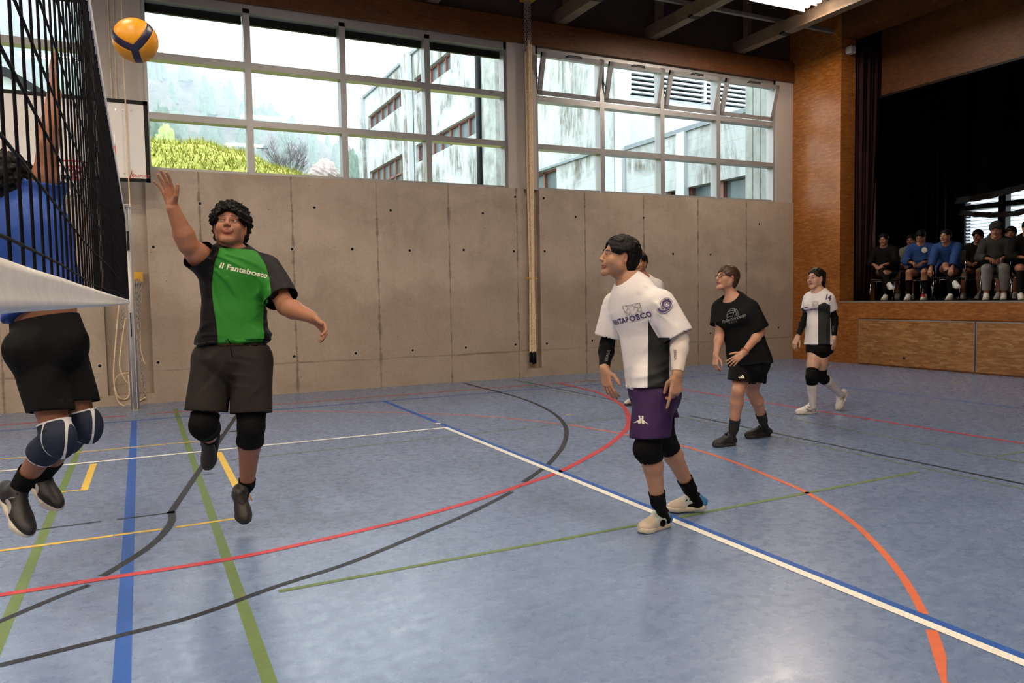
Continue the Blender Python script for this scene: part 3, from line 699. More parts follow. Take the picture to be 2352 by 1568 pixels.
bm.faces.new(rows[0]); bm.faces.new(rows[-1]); b.build('bottom_band', wb, vn)
b = MB(); b.box((XN - .006, YS, 2.37), (XN + .006, YE, 2.43), bev=.002); b.build('top_band', wb, vn)
b = MB(); b.tube([(XN, YE, 2.42), (XN + .02, 10.86, 2.52)], .003, 6); b.tube([(XN, YE, 1.39), (XN - .0, 10.84, 1.39)], .003, 6); b.tube([(XN, YE, 1.39), (XN, YE, 2.42)], .004, 6); b.tube([(XN, YS, 2.42), (XN, -1.3, 2.45)], .003, 6); b.tube([(XN, YS, 1.38), (XN, -1.3, 1.38)], .003, 6); b.build('tension_cord', wb, vn)
an = MB(); RW = [M['red'], M['white']]
for k in range(14): an.cyl((XN - .02, 7.5, 1.43 + k * .1), (XN - .02, 7.5, 1.53 + k * .1), .0045, n=8, m=RW[k % 2])
an.build('antenna', None, vn)
def post(x, y, label):
    r = empty('volleyball_post', (x, y, 0)); tag(r, label, 'post', 'silver net posts')
    b = MB(); b.tube([(x, y, 0), (x, y, 2.58)], .052, 20); 
    for a in range(6): b.box((x + .05 * math.cos(a * 1.047) - .004, y + .05 * math.sin(a * 1.047) - .004, 0), (x + .05 * math.cos(a * 1.047) + .004, y + .05 * math.sin(a * 1.047) + .004, 2.58))
    b.build('pole', M['steel'], r)
    b = MB(); b.tube([(x, y, 2.58), (x, y, 2.60)], .06, 20); b.box((x - .03, y - .14, 2.6), (x + .03, y, 2.61)); b.build('end_cap', M['white'], r)
    b = MB(); b.tube([(x, y, 0), (x, y, .006)], .085, 20); b.build('floor_plate', M['steel'], r)
    b = MB(); b.box((x - .02, y - .09, 2.05), (x + .02, y - .05, 2.28), bev=.006); b.box((x - .012, y - .075, .95), (x + .0, y - .055, 1.25)); b.build('tension_slider', M['black'], r)
    return r
post(XN + .01, 10.88, 'silver net post standing by the left rope niche'); post(XN, -1.38, 'silver net post beside the viewer, out of the picture')
# ball
bc = at(311, 93, 3.78); 
def ball():
    R0 = .105; b = MB(); r0 = bmesh.ops.create_icosphere(b.bm, subdivisions=6, radius=1)
    toc = nrm(CAMP - bc); rt = nrm(np.cross(toc, UPV)) * -1; up = nrm(np.cross(rt, toc)) * -1
    if up[2] < 0: up = -up
    rt = RGT - toc * (RGT @ toc); rt = nrm(rt)
    c0 = nrm(toc * .95 + rt * -.05 + up * -.38)
    arms = []
    for q in (rt * -.9 + up * .35, rt * .75 + up * .80, rt * .12 - up * .8): q = q - c0 * (q @ c0); arms.append(nrm(q))
    vals = []
    for v in b.bm.verts:
        p = np.array(v.co); p /= np.linalg.norm(p); best = 9; wd = .17
        for a in arms:
            n = np.cross(c0, a); al = p @ a; d = abs(p @ n)
            dd = d if al > 0 else math.hypot(d, al); best = min(best, dd)
        gr = 0
        for k in (-.55, .55): gr = max(gr, 1 - abs((p @ nrm(arms[0] + up)) - k) / .012)
        vals.append(wd - best); e = abs(best - wd); v.co = Vector(p * R0 * (1 - .02 * max(0, 1 - e / .03) - .008 * max(gr, 0)))
    for f in b.bm.faces: f.smooth = True
    o = b.build('volleyball', mat_cloth('volleyball_leather', (.80, .34, .012), (.018, .016, .055), .38, .5, weave=False, sheen=0))
    at_ = o.data.attributes.new('mask', 'FLOAT', 'POINT'); at_.data.foreach_set('value', vals); o.location = bc
    tag(o, 'yellow and dark blue volleyball in the air above the net', 'ball')
ball()
# backboard
YB = 10.98; bb = empty('basketball_backboard', (-.7, YB, 3.4)); tag(bb, 'white basketball backboard with black border behind the net', 'backboard')
p1 = atY(340, 233, YB); p2 = atY(345, 420, YB); xr = (p1[0] + p2[0]) / 2; z0, z1 = p2[2], p1[2]; xl = xr - 1.8
boxobj('board', (xl, YB, z0), (xr, YB + .03, z1), M['white'], bb)
b = MB()
for lo, hi in (((xl, z0), (xr, z0 + .05)), ((xl, z1 - .05), (xr, z1)), ((xl, z0), (xl + .05, z1)), ((xr - .05, z0), (xr, z1))): b.box((lo[0], YB - .003, lo[1]), (hi[0], YB + .001, hi[1]))
xm = (xl + xr) / 2 + .06
b.build('border', M['black'], bb)
b = MB(); zr = z0 + .13; cyr = YB - .38
b.tube([(xm + .225 * math.cos(a * math.pi / 14), cyr + .225 * math.sin(a * math.pi / 14), zr) for a in range(28)], .010, 8, closed=True)
b.box((xm - .07, YB - .16, zr - .03), (xm + .07, YB, zr + .02)); b.box((xm - .06, YB - .02, zr - .14), (xm + .06, YB, zr)); b.build('rim', M['red'], bb)
b = MB()
for k in range(12):
    a = k * math.pi / 6
    for s in (-1, 1): b.tube([(xm + r * math.cos(a + s * d), cyr + r * math.sin(a + s * d), zr - h) for r, d, h in ((.222, 0, 0), (.19, .26, .12), (.155, .52, .24), (.14, .78, .36), (.13, 1.04, .42))], .004, 5)
b.build('hoop_net', M['white'], bb)
b = MB()
for px_, py_ in ((281, 252), (301, 254), (286, 398), (306, 400), (265, 251)): q = atY(px_, py_, YB); b.cyl((q[0], YB - .012, q[2]), (q[0], YB, q[2]), .012, n=10)
b.build('bolt', M['chrome'], bb)
b = MB(); b.box((xm - .5, YB + .03, z0 + .2), (xm - .4, Y1 - .004, z0 + .3)); b.box((xm + .4, YB + .03, z0 + .2), (xm + .5, Y1 - .004, z0 + .3)); b.box((xm - .5, YB + .03, z1 - .3), (xm + .5, Y1 - .004, z1 - .2)); b.build('wall_bracket', M['alu'], bb)
def flat_text(s, size, c, xd, yd, mat, name, parent, bold=0.0, space=1.0, shear=0.0, off=0.0):
    me = textmesh(s, size, space, shear, bold); xd = Vector(xd); yd = Vector(yd); n = xd.cross(yd)
    for v in me.vertices: v.co = Vector(c) + xd * v.co.x + yd * v.co.y + n * off
    me.materials.clear(); me.materials.append(mat); o = bpy.data.objects.new(name, me); COL.objects.link(o); childof(o, parent); return o
q = atY(304, 403, YB); yy = YB - .004; k_ = .72
def ep(*pp): return [(q[0] + x * k_, yy, q[2] + z * k_) for x, z in pp]
b = MB(); b.poly(ep((-.055, -.05), (-.035, -.05), (.005, .11))); b.poly(ep((.005, .11), (-.005, .02), (.06, .02), (.09, -.02), (-.045, -.02))); b.poly(ep((.0, -.02), (.02, -.02), (.012, -.05), (0, -.05))); b.build('emblem', M['red'], bb)
flat_text('ABBA', .034, (q[0] + .018, yy - .001, q[2]), (1, 0, 0), (0, 0, 1), M['white'], 'lettering', bb)
flat_text('SPORT', .046, (q[0] + .13, yy, q[2] - .004), (1, 0, 0), (0, 0, 1), M['red'], 'lettering', bb, shear=.15)
# ropes and chains
def rope_mesh(b, pts, r, strands=3, pitch=.10):
    P = [Vector(p) for p in pts]; dist = [0]
    for i in range(1, len(P)): dist.append(dist[-1] + (P[i] - P[i - 1]).length)
    L = dist[-1]; n = max(4, int(L / pitch * 8))
    for s in range(strands):
        out = []
        for k in range(n + 1):
            d = L * k / n; i = 0
            while i < len(P) - 2 and dist[i + 1] < d: i += 1
            t = (d - dist[i]) / max(dist[i + 1] - dist[i], 1e-6); c = P[i].lerp(P[i + 1], t); dr = (P[i + 1] - P[i]).normalized()
            a = dr.orthogonal().normalized(); e = dr.cross(a); an = d / pitch * 2 * math.pi + s * 2 * math.pi / strands
            out.append(c + (a * math.cos(an) + e * math.sin(an)) * r * .5)
        b.tube(out, r * .56, 6)
def chain_mesh(b, p0, p1, link_=.045, w=.014, r=.0035):
    p0 = Vector(p0); p1 = Vector(p1); d = (p1 - p0); L = d.length; d.normalize(); a0 = d.orthogonal().normalized(); e0 = d.cross(a0); n = max(1, int(L / (link_ * .72)))
    for i in range(n):
        c = p0 + d * (i + .5) * L / n; a = a0 if i % 2 else e0
        b.tube([c + d * (link_ / 2 * math.sin(k * math.pi / 5)) + a * (w * math.cos(k * math.pi / 5)) for k in range(10)], r, 5, closed=True)
for i, (dx, dy) in enumerate(((-.045, 0), (.0, .03), (.035, -.02), (-.012, -.04))):
    X = 5.965 + dx; Y = Y1 - .03 + dy; r = empty('climbing_rope', (X, Y, .26)); tag(r, 'thick twisted climbing rope gathered in the niche between the two windows', 'rope', 'climbing ropes in the right niche')
    b = MB(); top = 5.42 + .06 * i
    rope_mesh(b, [(X, Y, .42), (X * .6 + 5.965 * .4, Y, 1.68), (X, Y, 3.2), (X, Y, top)], .021); b.build('rope', M['rope'], r)
    b = MB(); b.cyl((X, Y, .25 - .01 * i), (X, Y, .44), .019); b.build('rubber_end', M['black'], r)
    b = MB(); chain_mesh(b, (X, Y, top), (X, Y, 6.30), .05, .018, .005); b.build('chain', M['chain'], r)
p = atY(1210, 638, Y1); b = MB(); b.box((p[0] - .04, Y1 + .10, p[2] - .04), (p[0] + .02, Y1 + .12, p[2] + .04)); b.box((5.86, Y1 - .01, p[2] - .02), (6.07, Y1 + .005, p[2] - .01)); b.tube([(5.88, Y1 + .1, p[2]), (5.88, Y1 - .08, p[2]), (6.05, Y1 - .08, p[2] - .01)], .006, 6); tag(b.build('rope_hook', M['yellow']), 'yellow hook plate holding the climbing ropes in their niche', 'hook')
b = MB(); b.box((5.86, Y1 + .05, 6.24), (6.07, Y1 - .12, 6.34)); tag(b.build('rope_bracket', M['yellow']), 'yellow bracket at the ceiling where the chained ropes hang', 'bracket')
# ropes by the left niche
b = MB(); p = atY(311, 636, Y1 + .05); b.box((p[0] - .07, Y1 + .03, p[2] - .07), (p[0] + .09, Y1 + .06, p[2] + .07)); hk = tag(b.build('rope_plate', M['yellow']), 'yellow metal plate with chains in the left niche', 'plate')
def thin(pxs_, r, label, Y=Y1 - .04, mat='rope'):
    b = MB(); pts = [atY(x, y, Y + .03 * math.sin(i * 1.9)) for i, (x, y) in enumerate(pxs_)]
    P = [Vector(q) for q in pts]; Q = []
    for i in range(len(P) - 1):
        p0 = P[max(i - 1, 0)]; p1 = P[i]; p2 = P[i + 1]; p3 = P[min(i + 2, len(P) - 1)]
        for k in range(8):
            t = k / 8; Q.append(.5 * ((2 * p1) + (-p0 + p2) * t + (2 * p0 - 5 * p1 + 4 * p2 - p3) * t * t + (-p0 + 3 * p1 - 3 * p2 + p3) * t ** 3))
    Q.append(P[-1]); b.tube(Q, r, 6); return tag(b.build('thin_rope', M[mat]), label, 'rope', 'thin ropes in the left niche')
thin([(246, -40), (252, 120), (258, 235)], .006, 'thin cord hanging on the grey pillar left of the others')
thin([(259, -40), (264, 120), (268, 235)], .005, 'thin cord second from the left on the grey pillar')
thin([(277, -60), (283, 150), (288, 232), (296, 420), (302, 560), (307, 625)], .008, 'tan rope crossing in front of the backboard down to the yellow plate', Y=10.93)
thin([(274, 690), (266, 780), (261, 860), (268, 905), (285, 917), (297, 905), (295, 860)], .009, 'tan rope loop hanging left of the silver post')
thin([(288, 730), (279, 790), (275, 840), (286, 870), (300, 884)], .008, 'shorter tan rope bight left of the silver post')
thin([(262, 885), (268, 865), (285, 857), (302, 856)], .008, 'tan rope coil curving over toward the post foot'); thin([(262, 890), (272, 922), (290, 933), (305, 930), (318, 922), (335, 912)], .009, 'tan rope lying around the foot of the post')
thin([(322, 760), (323, 800), (330, 828), (334, 834)], .006, 'short loose cord end right of the silver post')
for (a, c, lab) in (((316, 642), (321, 760), 'dark chain hanging from the yellow plate'), ((311, 642), (314, 755), 'dark chain beside the first under the yellow plate'), ((322, 642), (322, 700), 'short dark chain under the yellow plate'), ((316, 765), (333, 915), 'long rusty chain reaching toward the floor'), ((281, 712), (279, 755), 'dark chain seen left of the silver post')):
    b = MB(); chain_mesh(b, atY(*a, Y1 - .0), atY(*c, Y1 - .0), .06, .018, .005); tag(b.build('hanging_chain', M['chain']), lab, 'chain', 'chains in the left niche')
# ------------------------------------------------------------------ implicit-surface body builder
def frame(d, hint):
    d = nrm(d); h = np.asarray(hint, float); h = nrm(h - d * (h @ d)); return d, h, np.cross(d, h)
class P:      # tapered capsule, optionally flattened along axis n by factor s; caps = [(point, normal)] cut it flat
    def __init__(s, a, b, ra, rb=None, k=.02, n=None, fs=1.0, sub=False, caps=()):
        s.a = np.asarray(a, float); s.b = np.asarray(b, float); s.ra = ra; s.rb = ra if rb is None else rb; s.k = k; s.n = None if n is None else nrm(n); s.fs = fs; s.sub = sub; s.caps = caps
    def bounds(s):
        r = max(s.ra, s.rb); return np.minimum(s.a, s.b) - r, np.maximum(s.a, s.b) + r
    def dist(s, X, Y, Z):
        ba = s.b - s.a; L2 = max(ba @ ba, 1e-9); x = X - s.a[0]; y = Y - s.a[1]; z = Z - s.a[2]
        t = np.clip((x * ba[0] + y * ba[1] + z * ba[2]) / L2, 0, 1)
        x = x - t * ba[0]; y = y - t * ba[1]; z = z - t * ba[2]; q = x * x + y * y + z * z
        if s.n is not None:
            vn = x * s.n[0] + y * s.n[1] + z * s.n[2]; q = q + vn * vn * (s.fs ** 2 - 1)
        d = np.sqrt(np.maximum(q, 0)) - (s.ra + (s.rb - s.ra) * t)
        for p, n in s.caps:
            n = nrm(n); d = np.maximum(d, (X - p[0]) * n[0] + (Y - p[1]) * n[1] + (Z - p[2]) * n[2])
        return d
class E:      # ellipsoid, R rows = axes
    def __init__(s, c, r, R=None, k=.02, sub=False, caps=()):
        s.c = np.asarray(c, float); s.r = np.asarray(r, float); s.R = np.eye(3) if R is None else np.array(R); s.k = k; s.sub = sub; s.caps = caps
    def bounds(s): m = max(s.r); return s.c - m, s.c + m
    def dist(s, X, Y, Z):
        x = X - s.c[0]; y = Y - s.c[1]; z = Z - s.c[2]; q1 = 0; q2 = 0
        for i in range(3):
            u = x * s.R[i][0] + y * s.R[i][1] + z * s.R[i][2]; q1 = q1 + (u / s.r[i]) ** 2; q2 = q2 + (u / s.r[i] ** 2) ** 2
        k0 = np.sqrt(q1); k1 = np.sqrt(q2) + 1e-9; d = k0 * (k0 - 1) / k1
        for p, n in s.caps:
            n = nrm(n); d = np.maximum(d, (X - p[0]) * n[0] + (Y - p[1]) * n[1] + (Z - p[2]) * n[2])
        return d
def field(prims, lo, hi, vox, post=None):
    dims = np.ceil((hi - lo) / vox).astype(int) + 1
    ax = [lo[i] + vox * np.arange(dims[i]) for i in range(3)]; F = np.full(dims, .09, np.float32)
    for p in prims:
        a, b = p.bounds(); m = p.k + 2.5 * vox + .004; i0 = np.maximum(np.floor((a - m - lo) / vox).astype(int), 0); i1 = np.minimum(np.ceil((b + m - lo) / vox).astype(int) + 1, dims)
        if (i1 <= i0).any(): continue
        X = ax[0][i0[0]:i1[0], None, None]; Y = ax[1][None, i0[1]:i1[1], None]; Z = ax[2][None, None, i0[2]:i1[2]]
        d = p.dist(X, Y, Z).astype(np.float32); sl = tuple(slice(i0[i], i1[i]) for i in range(3)); A = F[sl]; k = max(p.k, 1e-5)
        if p.sub:
            d = -d; h = np.clip(.5 - .5 * (A - d) / k, 0, 1); F[sl] = A * (1 - h) + d * h + k * h * (1 - h)
        else:
            h = np.clip(.5 + .5 * (A - d) / k, 0, 1); F[sl] = A * (1 - h) + d * h - k * h * (1 - h)
    if post is not None:
        F = post(ax[0][:, None, None], ax[1][None, :, None], ax[2][None, None, :], F).astype(np.float32)
    return F
EDG = [(0, 1), (2, 3), (4, 5), (6, 7), (0, 2), (1, 3), (4, 6), (5, 7), (0, 4), (1, 5), (2, 6), (3, 7)]
OFF = np.array([[i & 1, (i >> 1) & 1, (i >> 2) & 1] for i in range(8)])
def nets(F, lo, vox):
    s = F < 0; c = np.zeros(tuple(d - 1 for d in F.shape), np.int8)
    for o in OFF: c += s[o[0]:F.shape[0] - 1 + o[0], o[1]:F.shape[1] - 1 + o[1], o[2]:F.shape[2] - 1 + o[2]]
    I = np.argwhere((c > 0) & (c < 8)); idx = -np.ones(c.shape, np.int32); idx[tuple(I.T)] = np.arange(len(I))
    V = np.stack([F[I[:, 0] + o[0], I[:, 1] + o[1], I[:, 2] + o[2]] for o in OFF], 1)
    acc = np.zeros((len(I), 3)); cnt = np.zeros(len(I))
    for a, b in EDG:
        fa, fb = V[:, a], V[:, b]; m = (fa < 0) != (fb < 0); t = np.where(m, fa / np.where(m, fa - fb, 1), 0)[:, None]
        acc += np.where(m[:, None], OFF[a] + t * (OFF[b] - OFF[a]), 0); cnt += m
    vs = lo + vox * (I + acc / cnt[:, None]); Q = []
    for x in range(3):
        sl0 = [slice(None)] * 3; sl1 = [slice(None)] * 3; sl0[x] = slice(0, -1); sl1[x] = slice(1, None)
        ch = s[tuple(sl0)] != s[tuple(sl1)]; J = np.argwhere(ch); u, v = [(1, 2), (2, 0), (0, 1)][x]
        ok = (J[:, u] > 0) & (J[:, v] > 0) & (J[:, u] < F.shape[u] - 1) & (J[:, v] < F.shape[v] - 1); J = J[ok]; eu = np.eye(3, dtype=int)[u]; ev = np.eye(3, dtype=int)[v]
        q = np.stack([idx[tuple((J - eu - ev).T)], idx[tuple((J - ev).T)], idx[tuple(J.T)], idx[tuple((J - eu).T)]], 1)
        fl_ = s[tuple(J.T)]; q[~fl_] = q[~fl_][:, ::-1]; Q.append(q)
    return vs, np.concatenate(Q)
def smooth_v(vs, q, it=1, f=.5):
    for _ in range(it):
        a = np.zeros_like(vs); n = np.zeros(len(vs))
        for i, j in ((0, 1), (1, 2), (2, 3), (3, 0), (1, 0), (2, 1), (3, 2), (0, 3)):
            np.add.at(a, q[:, i], vs[q[:, j]]); np.add.at(n, q[:, i], 1)
        m = n > 0; vs = np.where(m[:, None], vs * (1 - f) + f * a / np.maximum(n, 1)[:, None], vs)
    return vs
def mk(name, vs, q, mat, parent=None, smooth=True):
    used = np.zeros(len(vs), bool); used[q.ravel()] = True; rm = np.cumsum(used) - 1; vs = vs[used]; q = rm[q]
    me = bpy.data.meshes.new(name); me.vertices.add(len(vs)); me.vertices.foreach_set('co', vs.astype(np.float32).ravel())
    me.loops.add(q.size); me.loops.foreach_set('vertex_index', q.astype(np.int32).ravel()); me.polygons.add(len(q))
    me.polygons.foreach_set('loop_start', np.arange(0, q.size, 4, dtype=np.int32)); me.polygons.foreach_set('loop_total', np.full(len(q), 4, np.int32))
    me.update(calc_edges=True); me.validate(); me.polygons.foreach_set('use_smooth', [smooth] * len(me.polygons))
    me.materials.append(mat); o = bpy.data.objects.new(name, me); COL.objects.link(o)
    if parent is not None: childof(o, parent)
    return o
def setattr_f(o, name, vals):
    a = o.data.attributes.new(name, 'FLOAT', 'POINT'); a.data.foreach_set('value', np.asarray(vals, np.float32))
def verts(o):
    a = np.zeros(len(o.data.vertices) * 3, np.float32); o.data.vertices.foreach_get('co', a); return a.reshape(-1, 3).astype(float)
def bbox(prims, m):
    B = [p.bounds() for p in prims if not p.sub]; return np.min([b[0] for b in B], 0) - m, np.max([b[1] for b in B], 0) + m
def surf(name, prims, vox, mat, parent=None, post=None, caps=(), sm=1, it_f=.5):
    """mesh of a prim list; caps = [(point, normal, radius)] whose flat faces are removed (open hems)"""
    lo, hi = bbox(prims, 3 * vox + .01); F = field(prims, lo, hi, vox, post); vs, q = nets(F, lo, vox)
    if len(caps):
        c = vs[q].mean(1); e1 = vs[q[:, 2]] - vs[q[:, 0]]; e2 = vs[q[:, 3]] - vs[q[:, 1]]; nn = np.cross(e1, e2); nn /= np.linalg.norm(nn, axis=1)[:, None] + 1e-12; kill = np.zeros(len(q), bool)
        for p, n, r in caps:
            n = nrm(n); h = (c - p) @ n; rad = np.linalg.norm((c - p) - h[:, None] * n, axis=1); kill |= (np.abs(h) < .7 * vox) & (rad < r) & (nn @ n > .6)
        q = q[~kill]
    vs = smooth_v(vs, q, sm, it_f)
    for p, n, r in caps:
        n = nrm(n); h = (vs - p) @ n; rad = np.linalg.norm((vs - p) - h[:, None] * n, axis=1); m = (np.abs(h) < .9 * vox) & (rad < r); vs[m] -= (h[m] * 1.0)[:, None] * n
    return mk(name, vs, q, mat, parent)
# ---- anatomy pieces
def hand_prims(w, f, back, thumb, curl=.5, s=1.0, spread=.3, tcurl=.5, curls=None):
    """w wrist, f pointing to the fingers, back = normal of the back of the hand, thumb = side the thumb is on"""
    f, t, _ = frame(f, thumb); bk = nrm(np.asarray(back, float) - f * (np.asarray(back, float) @ f)); t = nrm(t - bk * (t @ bk)); pr = []
    L = [(.044, .026, .020), (.048, .030, .021), (.045, .027, .020), (.035, .021, .018)]; R = [.0095, .0095, .009, .008]
    for i in range(4):
        o = (.030, .0105, -.009, -.0275)[i] * s; kn = w + f * (.092, .095, .090, .082)[i] * s + t * o; a0 = w + f * .012 * s + t * o * .55
        pr.append(P(a0, kn, .0145 * s, .0115 * s, .012, n=bk, fs=1.15)); cu = (curls[i] if curls else curl) ; ang = .25 * cu; p = kn; d0 = nrm(f + t * spread * (.45, .12, -.18, -.5)[i])
        for j in range(3):
            ang += cu * (.75, .95, .6)[j]; d = d0 * math.cos(ang) - bk * math.sin(ang); e = p + d * L[i][j] * s; pr.append(P(p, e, R[i] * s * (1 - .08 * j), R[i] * s * (.93 - .1 * j), .003)); p = e
    b = w + f * .022 * s + t * .022 * s - bk * .006 * s; d1 = nrm(f * .62 + t * (.75 - .5 * tcurl) - bk * (.25 + .5 * tcurl)); m = b + d1 * .042 * s; d2 = nrm(f * .85 + t * (.5 - .5 * tcurl) - bk * .35 * tcurl); e = m + d2 * .033 * s; g = e + nrm(d2 + f * .2) * .024 * s
    pr += [P(b, m, .0165 * s, .0125 * s, .012), P(m, e, .0115 * s, .0105 * s, .004), P(e, g, .0105 * s, .009 * s, .003)]
    return pr
def head_prims(c, f, u, s=1.0, fem=False, mouth=.35):
    f, u, _ = frame(f, u); r = np.cross(u, f) * 1.0; A = lambda x, y, z: c + (r * x + f * y + u * z) * s; R = [r, f, u]; pr = []
    j = .9 if fem else 1.0
    pr += [E(A(0, -.012, .040), np.array((.074, .094, .082)) * s, R, .01), E(A(0, .028, -.020), np.array((.057 * (.93 if fem else .98), .062, .085)) * s, R, .03)]
    for sg in (-1, 1):
        pr += [P(A(sg * .048 * j, .0, -.058), A(sg * .016, .072, -.104), .017 * s, .014 * s, .03), P(A(sg * .055 * j, -.005, -.02), A(sg * .048 * j, 0, -.058), .018 * s, .018 * s, .03),
               E(A(sg * .040, .064, -.026), np.array((.020, .016, .018)) * s, R, .03), E(A(sg * .040, .044, -.046), np.array((.016, .024, .026)) * s, R, .03), P(A(sg * .014, .086, .022), A(sg * .044, .076, .024), .0105 * s, .009 * s, .014),
               E(A(sg * .0315, .093, .000), np.array((.0155, .014, .011)) * s, R, .010, sub=True), E(A(sg * .0310, .0755, .000), np.array((.0118,) * 3) * s, R, .003),
               P(A(sg * .018, .0885, .0065), A(sg * .044, .0800, .0055), .0042 * s, .0036 * s, .004), P(A(sg * .020, .0880, -.0075), A(sg * .043, .0800, -.0065), .0034 * s, .003 * s, .004)]
        ec = A(sg * .0765, -.008, -.008); er = nrm(r * sg + f * -.35); ef = nrm(f + r * sg * .35); pr += [E(ec + (u * .0) * s, np.array((.007, .0165, .030)) * s, [er, ef, nrm(u - f * .15)], .006), E(ec + (er * .006 + ef * .003 + u * .002) * s, np.array((.006, .009, .017)) * s, [er, ef, u], .004, sub=True)]
    pr += [E(A(0, .078, -.106), np.array((.020, .016, .015)) * s, R, .02), P(A(0, .089, .014), A(0, .108, -.026), .0075 * s, .0105 * s, .010), E(A(0, .111, -.030), np.array((.0115, .011, .0095)) * s, R, .006)]
    for sg in (-1, 1): pr += [E(A(sg * .0125, .104, -.034), np.array((.0075, .010, .0065)) * s, R, .005)]
    pr += [E(A(0, .086, -.052), np.array((.028, .012, .022)) * s, R, .012)]
    mo = mouth * .012
    pr += [P(A(-.021, .0895, -.0600), A(0, .0985, -.0570), .0035 * s, .0048 * s, .004), P(A(.021, .0895, -.0600), A(0, .0985, -.0570), .0035 * s, .0048 * s, .004),
           P(A(-.017, .0885, -.0680 - mo * .6), A(0, .0960, -.0705 - mo), .0035 * s, .0055 * s, .004), P(A(.017, .0885, -.0680 - mo * .6), A(0, .0960, -.0705 - mo), .0035 * s, .0055 * s, .004)]
    if fem: pr[-4:] = [P(q.a - f * .003 * s, q.b - f * .004 * s, q.ra * .9, q.rb * .85, q.k) for q in pr[-4:]]
    pr += [E(A(0, .101, -.0640 - mo * .5), np.array((.018, .012, .0012 + mo * .45)) * s, R, .002, sub=True)]
    return pr, A, R
def head_tint(vs, c, f, u, s, col, hair, lipc=(.42, .14, .12), stub=0.0):
    f, u, _ = frame(f, u); r = np.cross(u, f); q = (vs - c) / s; x = q @ r; y = q @ f; z = q @ u; T = np.tile(np.array(col, float), (len(vs), 1))
    def put(m, cc, a): 
        T[:] = T * (1 - (m * a)[:, None]) + np.array(cc) * (m * a)[:, None]
    near = (np.abs(x) < .12) & (np.abs(y) < .16) & (np.abs(z) < .16); sm = lambda e: np.clip(.5 + e, 0, 1) * near
    put(sm((.020 - np.sqrt((np.abs(x) - .044) ** 2 + (y - .068) ** 2 + (z + .030) ** 2) * 1.0) * 25) * (y > .04), (col[0] * 1.05, col[1] * .86, col[2] * .84), .25)
    if stub: put(sm((-(z + .045) - .35 * np.maximum(0, np.abs(x) - .03) * 0) * 60) * (y > -.02) * (z > -.13) * (np.abs(z + .064) + 0 > .0), (col[0] * .45, col[1] * .42, col[2] * .42), stub)
    put(sm((1 - np.sqrt((x / .023) ** 2 + ((z + .066) / .0155) ** 2)) * 3) * (y > .07), lipc, .85)
    put(sm((1 - np.sqrt((x / .019) ** 2 + ((z + .0645) / .0045) ** 2)) * 2) * (y > .07) * (y < .0955), (.08, .03, .03), .9)
    bz = .0255 - .10 * np.maximum(0, np.abs(x) - .032); put(sm((1 - np.sqrt(((np.abs(x) - .031) / .020) ** 2 + ((z - bz) / .0052) ** 2)) * 3) * (y > .055), hair, .9)
    put(sm((.012 - np.sqrt((np.abs(x) - .0315) ** 2 * .35 + (z - .002) ** 2)) * 90) * (y > .06), (col[0] * .62, col[1] * .52, col[2] * .52), .35)
    put(sm((1 - np.sqrt(((np.abs(x) - .031) / .0165) ** 2 + ((z - .0058) / .0022) ** 2)) * 3) * (y > .06), (.03, .02, .02), .8)
    put(sm((np.abs(x) - .074) * 80), (col[0] * 1.05, col[1] * .75, col[2] * .72), .5)
    return T
EYEW = plain('eye_white', (.30, .27, .25), .35, var=.03); EYED = plain('eye_iris', (.030, .016, .010), .12, spec=.8, var=.03)
def eyes(parent, A, R, s, look=(0, 0), col=EYED):
    for sg in (-1, 1):
        c = A(sg * .0307, .0765, .0); b = MB(); b.sphere(c, .0126 * s, EYEW, 20, 12)
        d = nrm(R[1] + R[0] * look[0] + R[2] * look[1]); b.sphere(c + d * .0066 * s, .0074 * s, col, 14, 10); b.build('eye', None, parent)
def wob(X, Y, Z, fr, seed=0.0):
    a = np.sin(X * fr + 1.3 * seed + 1.7 * np.sin(Y * fr * .71 + seed)) * np.sin(Y * fr * 1.13 + 2.1 * seed + 1.1 * np.sin(Z * fr * .63)) ; b = np.sin(Z * fr * .93 + seed + 1.5 * np.sin(X * fr * .57 + Y * fr * .4)); return .5 * (a + b)
